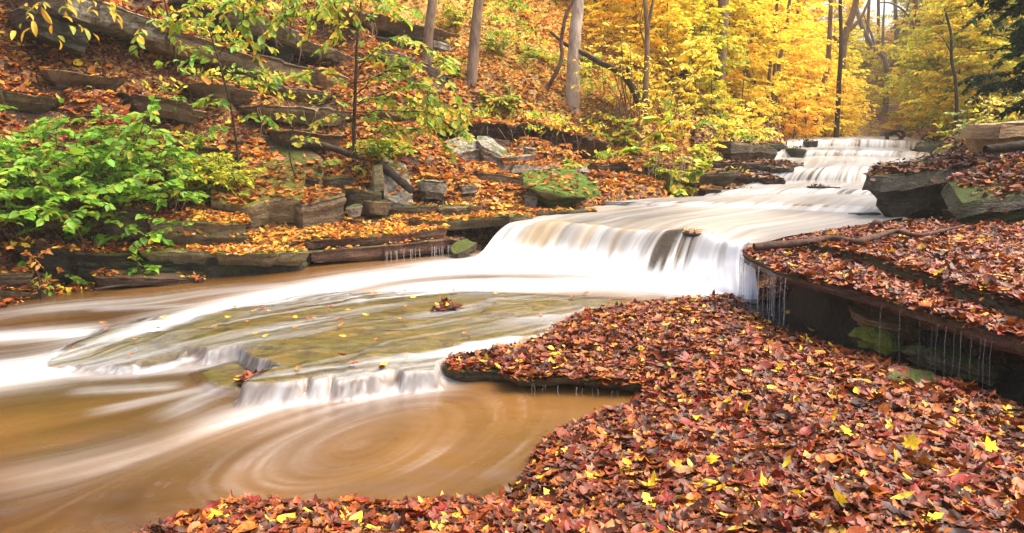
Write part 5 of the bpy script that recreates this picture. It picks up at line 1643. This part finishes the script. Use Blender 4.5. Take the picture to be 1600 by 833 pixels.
shrub('bare_shrub', 'many-stemmed thin bare shrub around the foot of the slender forked tree', P(985, 182, Y=17.5), 26, 1.9, 1.1, .09, YEL, 'oval', 61, per=14, droop=.25, mat='bark_brown', stem_r=.013)
shrub('leafy_shrub', 'pale yellow leaf sprays beside the slender forked tree', P(1045, 170, Y=18.5), 12, 2.2, 1.0, .13, YEL, 'oval', 62, per=50, droop=.5, mat='bark_brown')
gs = np.random.default_rng(63)
for k, (px, Y, h, pal) in enumerate([(705, 20, .8, LIME), (770, 19, .7, YGREEN), (800, 22, .9, LIME), (845, 21, .7, RUST), (860, 24, .9, LIME), (930, 19.5, .7, LIME), (940, 22, 1.1, YEL), (960, 17.2, .5, YGREEN), (780, 17.2, .4, YGREEN), (700, 17.5, .5, YGREEN), (880, 17.3, .5, RUST),
                                     (1070, 18, .8, YEL), (1095, 17.3, .6, LIME), (1120, 19, .8, YEL), (1020, 19, .8, YEL), (650, 21.5, .8, LIME), (600, 20.2, .6, YGREEN), (745, 23, 1.0, YEL)]):
    q = P(px, 200, Y=Y)
    q[2] = gz(q[0], q[1])
    nm_ = 'rusty orange' if pal is RUST else 'bright yellow' if pal is YEL else 'yellow-green'
    shrub('hillside_shrub', nm_ + ' low shrub growing through the leaf litter of the sunny slope', q, 9, h, h * 1.1, .10, pal, 'oval', 400 + k, per=40, droop=.6, group=nm_ + ' shrubs on the sunny slope')
# ---- dry twigs and roots hanging over the recess
g7 = np.random.default_rng(77)
b = Buf()
for k in range(34):
    x0 = g7.uniform(985, 1090)
    p0 = P(x0, g7.uniform(236, 258), Y=15.2)
    tw = twig(p0, [g7.normal(0, .5), -.9, g7.uniform(-.2, .5)], g7.uniform(.5, 1.0), 2.4, g7, 9, .14)
    b.tube(tw, np.linspace(.010, .004, len(tw)), 4)
tag(b.build('hanging_twigs', M['bark_tan'], loc=P(1040, 250, Y=15.2)), 'dry brown twigs and roots hanging in front of the dark recess', 'twigs', kind='stuff')
b = Buf()
for (pa, pb, Ya, Yb, n) in [((405, 40), (550, 96), 15.0, 16.9, 9), ((560, 30), (700, 60), 17.5, 19.4, 12), ((740, 196), (930, 214), 15.5, 16.4, 12), ((400, 168), (545, 178), 13.8, 14.9, 10)]:
    for k in range(n):
        t = g7.random()
        p0 = P(pa[0] + (pb[0] - pa[0]) * t, pa[1] + (pb[1] - pa[1]) * t, Y=Ya + (Yb - Ya) * t - .05)
        tw = twig(p0, [g7.normal(0, .2), -.2, -1], g7.uniform(.2, .6), .5, g7, 6, .16)
        b.tube(tw, np.linspace(.009, .004, len(tw)), 4)
tag(b.build('hanging_roots', M['bark_brown']), 'thin brown rootlets dangling below the hillside ledges', 'roots', kind='stuff')

# ---- low ground plants on the slope
b = Buf()
gp = np.random.default_rng(78)
n = 9000
yy = gp.uniform(12.5, 30, n)
xx = gp.uniform(-.5, .30, n) * 1.5 * yy
cl = fbm(xx * .55, yy * .55, seed=203)
for x, y, c in zip(xx, yy, cl):
    if gp.random() > smooth(c, -.05, .5) * smooth(y - .2 * x, 13, 17) or sdf(UP, np.array([x]), np.array([y]))[0] > -.3:
        continue
    l, nn, ow = drop(x, y)
    if l is None or l[2] < 1.0:
        continue
    m = gp.integers(5, 11)
    d = gp.normal(0, 1, (m, 3))
    d[:, 2] = np.abs(d[:, 2]) * .5 + .3
    pos = l + gp.normal(0, .10, (m, 3)) * [1, 1, .3] + [0, 0, gp.uniform(.05, .25)]
    pal = [YGREEN, GREEN, LIME, YEL][gp.choice(4, p=[.45, .2, .2, .15])]
    inst(b, PL['oval'][0], pos, basis(d, np.tile([0, -.3, 1.0], (m, 1)) + gp.normal(0, .4, (m, 3))), gp.uniform(.07, .14, m), palette(gp, m, pal))
tag(b.build('ground_plants', M['leaf'], smooth_shade=False), 'low green and yellow herbs growing through the leaf litter of the hillside', 'ground plants', kind='stuff')

# ================================================================== TREES
def trunk_tree(label, path, r, mat, group=None, limbs=(), crown=None, seed=0, name='tree', flare=1.5):
    """path: (px, py, Y) from the foot up. Parts: trunk, each limb, crown."""
    pts = [P(a, b, Y=y) for a, b, y in path]
    foot = pts[0].copy()
    pts[0][2] = min(foot[2], gz(foot[0], foot[1])) - .7
    c = curve(pts, 40)
    t = np.linspace(0, 1, len(c))
    rad = r * (1 - .45 * t) * (1 + (flare - 1) * np.exp(-t * 22))
    root = empty(name, c[0])
    tag(root, label, 'tree', group)
    b = Buf()
    b.tube(c, rad, 14, seed, .14)
    b.build('trunk', M[mat], parent=root, loc=c[0])
    g = np.random.default_rng(seed + 500)
    for lp, lr in limbs:
        lb = Buf()
        lc = curve([P(a, b_, Y=y) for a, b_, y in lp], 18)
        lb.tube(lc, np.linspace(lr, lr * .3, len(lc)), 7, seed + 1, .15)
        lb.build('limb', M[mat], parent=root, loc=c[0])
    if crown:
        pal, n, sz, ctr, ext = crown
        cb = Buf()
        ctr = P(*ctr[:2], Y=ctr[2])
        for k in range(n):
            a = g.uniform(0, 2 * np.pi)
            q = ctr + g.uniform(-1, 1, 3) * ext
            tw = twig(q, [math.cos(a), math.sin(a), .1], g.uniform(.6, 1.2), .4, g, 5)
            spray_leaves(cb, tw, 16, sz, pal, 'oval', g, start=0)
        cb.build('crown', M['leaf_far'], parent=root, loc=c[0], smooth_shade=False)
    return root


trunk_tree('thin straight brown tree standing in front of the root-hung overhang', [(663, 114, 17.8), (669, 60, 17.9), (676, 0, 18.0), (684, -90, 18.3), (690, -200, 18.6)], .125, 'bark_tan', seed=1)
trunk_tree('brown tree with a mossy foot right of the thin straight brown tree', [(733, 138, 17.4), (740, 80, 17.6), (748, 0, 17.8), (757, -90, 18.1), (766, -200, 18.4)], .135, 'bark_tan', seed=2)
trunk_tree('pale smooth-barked tree standing alone on the orange slope', [(893, 142, 18.0), (897, 80, 18.2), (904, 0, 18.4), (910, -90, 18.7), (914, -200, 19)], .165, 'bark_pale', seed=3)
trunk_tree('slender forked tree rising from the bank by the leaning dead trunk', [(1006, 182, 17.6), (1010, 110, 17.7), (1011, 60, 17.8), (1010, 30, 17.8), (1004, -40, 18)], .075, 'bark_brown', seed=4, limbs=[([(1011, 45, 17.8), (1018, 15, 17.8), (1024, -20, 17.9), (1030, -60, 18)], .04), ([(1010, 75, 17.8), (1000, 40, 17.7), (1006, 0, 17.7)], .022)])
trunk_tree('brown trunk half hidden by yellow leaves near the bend of the bank', [(1121, 182, 22.5), (1124, 120, 22.6), (1128, 50, 22.8), (1133, -40, 23), (1138, -160, 23.5)], .19, 'bark_brown', seed=5)
trunk_tree('straight grey-brown trunk leaning slightly right, next to the half hidden one', [(1160, 148, 27.0), (1167, 95, 27.1), (1173, 45, 27.2), (1180, -20, 27.4), (1192, -140, 28)], .17, 'bark_tan', seed=6)
trunk_tree('leftmost slim stem of the clump of stems by the cascade', [(1196, 188, 27), (1202, 120, 27), (1210, 50, 27), (1218, -30, 27)], .07, 'bark_brown', seed=7)
trunk_tree('middle slim stem of the clump of stems by the cascade', [(1204, 186, 27.6), (1210, 120, 27.6), (1213, 50, 27.6), (1214, -30, 27.6)], .08, 'bark_brown', seed=8)
trunk_tree('rightmost leaning stem of the clump of stems by the cascade', [(1208, 188, 28), (1216, 110, 28), (1228, 45, 28), (1238, -30, 28)], .085, 'bark_brown', seed=9)
trunk_tree('slim dark tree standing in the gap right above the topmost fall', [(1306, 214, 32), (1309, 175, 32), (1311, 130, 32), (1314, 70, 32), (1312, -30, 32)], .11, 'bark_dark', seed=10)
trunk_tree('brown trunk behind the top of the fall', [(1268, 212, 34), (1278, 165, 34), (1292, 110, 34), (1296, 60, 34), (1300, -40, 34)], .14, 'bark_brown', seed=11)
trunk_tree('stout forked tree against the bright gap of sky', [(1312, 150, 42), (1316, 95, 42), (1322, 50, 42), (1336, 10, 42), (1345, -60, 42)], .24, 'bark_brown', seed=12, limbs=[([(1318, 80, 42), (1300, 55, 41.5), (1280, 48, 41)], .13), ([(1322, 52, 42), (1345, 28, 42), (1362, -10, 42)], .12)])
trunk_tree('pale bent tree arching left across the bright gap of sky', [(1388, 130, 48), (1384, 100, 48), (1365, 75, 48), (1350, 48, 48), (1338, 10, 48), (1330, -60, 48)], .18, 'bark_grey', seed=13, limbs=[([(1372, 85, 48), (1360, 50, 48), (1348, 20, 48)], .10), ([(1386, 105, 48), (1380, 60, 48), (1382, 0, 48)], .12)])
trunk_tree('grey upright tree right of the pale bent tree', [(1400, 150, 52), (1398, 90, 52), (1400, 40, 52), (1396, -40, 52)], .17, 'bark_grey', seed=14, limbs=[([(1399, 60, 52), (1412, 30, 52), (1424, -10, 52)], .10)])
trunk_tree('tree with a long bough arching over the stream from the right', [(1440, 160, 44), (1436, 80, 44), (1432, 20, 44), (1428, -50, 44)], .20, 'bark_brown', seed=15, limbs=[([(1435, 60, 44), (1420, 25, 43.5), (1395, 6, 43), (1372, 4, 43)], .10)])
trunk_tree('slim crooked tree on the dark right bank', [(1501, 196, 20.5), (1494, 140, 20.5), (1487, 95, 20.5), (1486, 55, 20.5), (1478, 20, 20.6)], .055, 'bark_dark', seed=16, limbs=[([(1487, 85, 20.5), (1475, 62, 20.4), (1462, 50, 20.4)], .02)])
gt = np.random.default_rng(90)
for k, (px, py, Y, r) in enumerate([(a_, b_, c_, d_ * .68) for a_, b_, c_, d_ in [(928, 60, 27, .15), (958, 45, 29, .17), (985, 30, 33, .18), (1045, 90, 30, .13), (1075, 60, 35, .17), (1095, 100, 31, .12), (1142, 110, 33, .14), (1240, 150, 38, .15), (1255, 130, 44, .18), (870, 20, 26, .17), (1180, 120, 36, .14),
                                    (1345, 190, 55, .2), (1372, 190, 60, .22), (1425, 190, 56, .2), (1460, 170, 40, .16), (1475, 150, 46, .2), (1540, 130, 34, .17), (1222, 150, 42, .16)]]):
    ln_ = gt.normal(0, 7)
    trunk_tree('distant brown trunk among the yellow leaves of the far woods', [(px, py, Y), (px + ln_ * .4, py - 70, Y), (px + ln_, py - 150, Y), (px + ln_ * 1.6, py - 300, Y)], r, 'bark_brown', 'distant trunks in the woods', seed=40 + k)


# ---- layered understory trees (beech and maple like): built once per kind, then copied
def layered_tree(name, label, group, h, nb, blen, leaf, pal, seed, h0=.12, per=52, mat='bark_brown', r=.05):
    g = np.random.default_rng(seed)
    root = empty(name, (0, 0, 0))
    tag(root, label, 'tree', group)
    pts = [(0, 0, -.3)]
    for k in range(1, 7):
        pts.append((pts[-1][0] + g.normal(0, .05) * h / 6, pts[-1][1] + g.normal(0, .05) * h / 6, h * k / 6))
    c = curve(pts, 30)
    w, l = Buf(), Buf()
    w.tube(c, np.linspace(r, r * .25, len(c)), 7, seed, .15)
    for k in range(nb):
        f = h0 + (1 - h0) * (k + g.random()) / nb
        i = min(int(f * 29), 28)
        a = g.uniform(0, 2 * np.pi)
        L_ = blen * (.45 + .62 * math.sin(math.pi * min(1, .18 + f * .86))) * g.uniform(.55, 1.2)
        br = twig(c[i], [math.cos(a), math.sin(a), g.uniform(.1, 1.1)], L_, .45, g, 9, .13)
        pal_ = pal if g.random() < .7 else [(1, pal[g.integers(0, 2)][1])]
        w.tube(br, np.linspace(r * .35, r * .08, len(br)), 5)
        for q in range(5):
            j = g.integers(2, 9)
            a2 = a + g.choice([-1, 1]) * g.uniform(.4, 1.1)
            tw = twig(br[j], [math.cos(a2), math.sin(a2), .08], L_ * g.uniform(.25, .45), .3, g, 5, .1)
            w.tube(tw, r * .07, 4)
            spray_leaves(l, tw, per // 6, leaf, pal_, 'dia', g, start=0, spread=.9, flat=.55, droop=.4)
        spray_leaves(l, br[2:], per // 5, leaf, pal_, 'dia', g, start=0, spread=.9, flat=.55, droop=.4)
    w.build('trunk', M[mat], parent=root)
    l.build('crown', M['leaf_far'], parent=root, smooth_shade=False)
    return root


USED = set()


def place(proto, px, Y, scale, rz, label=None, dz=0.0):
    q = P(px, 200, Y=Y)
    z = gz(q[0], q[1])
    if proto.name in USED:
        r = proto.copy()
        COL.objects.link(r)
        for ch in list(proto.children):
            c = ch.copy()
            c.parent = r
            COL.objects.link(c)
    else:
        USED.add(proto.name)
        r = proto
    r.location = (q[0], q[1], z + dz)
    r.rotation_euler = (0, 0, rz)
    r.scale = (scale,) * 3
    if label:
        r['label'] = label
    return r


KIND = {
    'yellow': layered_tree('yellow_tree', 'bright yellow understory tree with layered leaf sprays in the woods behind the bank', 'yellow understory trees', 5.5, 34, 2.3, .20, YEL, 301, per=92, h0=.04),
    'amber': layered_tree('amber_tree', 'orange-gold understory tree in the woods beside the cascade', 'orange-gold understory trees', 5.0, 32, 2.1, .20, AMBER, 302, per=86, h0=.04),
    'lime': layered_tree('lime_tree', 'yellow-green understory tree in the woods behind the bank', 'yellow-green understory trees', 5.0, 32, 2.0, .19, MIXG, 303, per=84, h0=.04),
    'olive': layered_tree('olive_gold_tree', 'olive-gold leafy tree on the far right bank of the stream', 'olive-gold trees of the right bank', 6.5, 42, 2.4, .20, OLGOLD, 304, per=86, h0=.04),
    'green': layered_tree('green_tree', 'dull green leafy tree on the far banks of the stream', 'dull green trees of the far banks', 6.0, 38, 2.3, .20, OLIVE, 305, per=84, h0=.04),
}
gq = np.random.default_rng(91)
PLACES = [
    ('yellow', 1010, 24, .7), ('yellow', 1050, 28, .95), ('yellow', 1095, 26, .8), ('yellow', 1140, 28, .9), ('yellow', 1180, 27, .7), ('yellow', 1215, 29, .7), ('amber', 1240, 30, .6), ('yellow', 1260, 33, .75), ('amber', 1285, 36, .8), ('yellow', 1300, 44, 1.1), ('lime', 1320, 52, 1.0), ('yellow', 1345, 58, .8), ('yellow', 1270, 60, 1.8),
    ('yellow', 905, 25, .6), ('yellow', 965, 31, 1.0), ('yellow', 1000, 38, 1.3), ('amber', 940, 38, 1.3), ('lime', 860, 25, .5), ('yellow', 1125, 34, 1.2), ('yellow', 1160, 38, 1.4), ('yellow', 1210, 38, 1.2), ('amber', 1240, 44, 1.4), ('olive', 1460, 28, .7), ('olive', 1490, 24, .6), ('olive', 1440, 44, 1.1), ('olive', 1410, 54, 1.1), ('amber', 1470, 42, 1.1), ('olive', 1550, 28, .9),
    ('yellow', 1040, 20.5, .5), ('yellow', 1075, 21.5, .55), ('lime', 1110, 21.5, .5), ('yellow', 990, 22, .6), ('yellow', 945, 27, .8), ('yellow', 1120, 26, .8), ('yellow', 1165, 29, .85), ('amber', 1160, 24.5, .45), ('yellow', 1245, 36, .8), ('yellow', 1330, 42, .5), ('lime', 1360, 44, .45), ('yellow', 1390, 56, .7), ('lime', 1345, 70, .7), ('olive', 1380, 48, .5), ('yellow', 1310, 60, 1.2),
    ('olive', 1420, 38, .6), ('olive', 1405, 62, 1.0), ('olive', 1445, 33, .6), ('green', 1510, 26, .6), ('olive', 1480, 27, .5), ('olive', 1535, 22.5, .55),
    # (kind, px, Y, scale)
    ('lime', 790, 26, .8), ('yellow', 870, 29, .9), ('yellow', 945, 24, .62), ('lime', 925, 30, .9), ('yellow', 985, 27, .8), ('yellow', 1030, 22, .62), ('yellow', 1060, 25, .8), ('lime', 1085, 23, .6), ('yellow', 1105, 29, .95), ('amber', 1010, 33, 1.0), ('yellow', 960, 36, 1.1),
    ('yellow', 1090, 36, 1.2), ('yellow', 1045, 42, 1.4), ('lime', 1000, 44, 1.4), ('yellow', 1140, 25.5, .65), ('lime', 1150, 31, .9), ('yellow', 1175, 33, 1.0), ('amber', 1135, 40, 1.3), ('amber', 1200, 31, .75), ('amber', 1225, 33, .9), ('yellow', 1190, 43, 1.3), ('yellow', 1235, 40, 1.0),
    ('amber', 1215, 48, 1.5), ('amber', 1180, 52, 1.7), ('yellow', 1290, 40, .8), ('yellow', 1318, 36, .55), ('yellow', 1268, 46, 1.1), ('amber', 1255, 52, 1.4), ('lime', 1300, 54, 1.2), ('lime', 1340, 62, .8), ('yellow', 1365, 66, .6), ('green', 1390, 70, .6), ('lime', 1330, 75, .9),
    ('yellow', 1375, 54, .55), ('olive', 1350, 50, .5), ('lime', 1330, 48, .5), ('olive', 1400, 52, .7), ('olive', 1425, 46, .9), ('olive', 1420, 60, .8), ('green', 1450, 52, 1.2), ('olive', 1455, 40, .9), ('olive', 1475, 34, .85), ('green', 1490, 29, .75), ('olive', 1500, 38, 1.15), ('olive', 1465, 58, 1.5),
    ('olive', 1530, 31, .9), ('green', 1545, 25, .7), ('olive', 1560, 36, 1.2), ('olive', 1590, 30, 1.0), ('green', 1610, 24, .85), ('olive', 1515, 48, 1.6), ('olive', 1570, 50, 1.8), ('amber', 1440, 36, .45), ('amber', 1400, 44, .4), ('olive', 1620, 40, 1.6), ('green', 1650, 30, 1.2),
    ('amber', 860, 34, 1.2), ('amber', 800, 33, 1.1), ('yellow', 740, 32, 1.1), ('lime', 900, 42, 1.5), ('yellow', 830, 42, 1.6), ('yellow', 1280, 70, 1.8), ('amber', 1240, 66, 2.0), ('yellow', 1150, 60, 2.1), ('yellow', 1070, 56, 2.0), ('olive', 1480, 72, 2.1), ('olive', 1540, 66, 2.2), ('yellow', 1420, 80, 1.0), ('lime', 1310, 88, 1.0), ('lime', 1390, 92, .8),
]
for kd, px, Y, sc in PLACES:
    if 1325 < px < 1430 and Y > 40:
        sc *= .7                      # the gap where the sky shows through
    place(KIND[kd], px, Y, sc, gq.uniform(0, 6.28))

# ---- dark evergreen hanging in from the right
g8 = np.random.default_rng(95)
base = np.array([8.9, 12.9, 0])
base[2] = gz(base[0], base[1]) - .2
root = empty('evergreen_tree', base)
tag(root, 'dark green leafy tree hanging into the upper right corner', 'tree')
w, l = Buf(), Buf()
c = curve([base, base + [.1, -.1, 2.5], base + [-.1, 0, 5], base + [.1, .1, 7.5]], 24)
w.tube(c, np.linspace(.16, .05, 24), 9, 3, .15)
for k in range(74):
    f = g8.uniform(.14, .62)
    i = int(f * 23)
    a = g8.uniform(1.9, 4.4)
    L_ = g8.uniform(1.2, 2.6) * (1 - .25 * f) * (.75 if f < .4 else 1)
    br = twig(c[i], [math.cos(a), math.sin(a) * .8, .25], L_, .5, g8, 9, .08)
    w.tube(br, np.linspace(.03, .006, len(br)), 5)
    for q in range(9):
        j = g8.integers(2, 9)
        a2 = a + g8.choice([-1, 1]) * g8.uniform(.4, 1.2)
        tw = twig(br[j], [math.cos(a2), math.sin(a2), 0], L_ * g8.uniform(.2, .4), .7, g8, 5, .1)
        w.tube(tw, .004, 4)
        spray_leaves(l, tw, 20, .10, DARKG, 'oval', g8, start=0)
w.build('trunk', M['bark_dark'], parent=root, loc=base)
l.build('crown', M['leaf'], parent=root, loc=base, smooth_shade=False)

# ================================================================== HAZE in the damp valley air
v = np.array([[x, y, z] for z in (-1.6, 24) for y in (-6, 110) for x in (-48, 52)], float)
hz = mesh_obj('haze', v, np.array([[0, 2, 3, 1], [4, 5, 7, 6], [0, 1, 5, 4], [2, 6, 7, 3], [0, 4, 6, 2], [1, 3, 7, 5]]), None, smooth_shade=False)
kz = bpy.data.materials.new('haze')
kz.use_nodes = True
kz.node_tree.nodes.clear()
pv = kz.node_tree.nodes.new('ShaderNodeVolumePrincipled')
pv.inputs['Color'].default_value = (1, .93, .82, 1)
pv.inputs['Density'].default_value = .0012
ko = kz.node_tree.nodes.new('ShaderNodeOutputMaterial')
kz.node_tree.links.new(pv.outputs[0], ko.inputs['Volume'])
hz.data.materials.append(kz)
tag(hz, 'thin pale mist in the air of the wooded gorge', 'haze', kind='stuff')
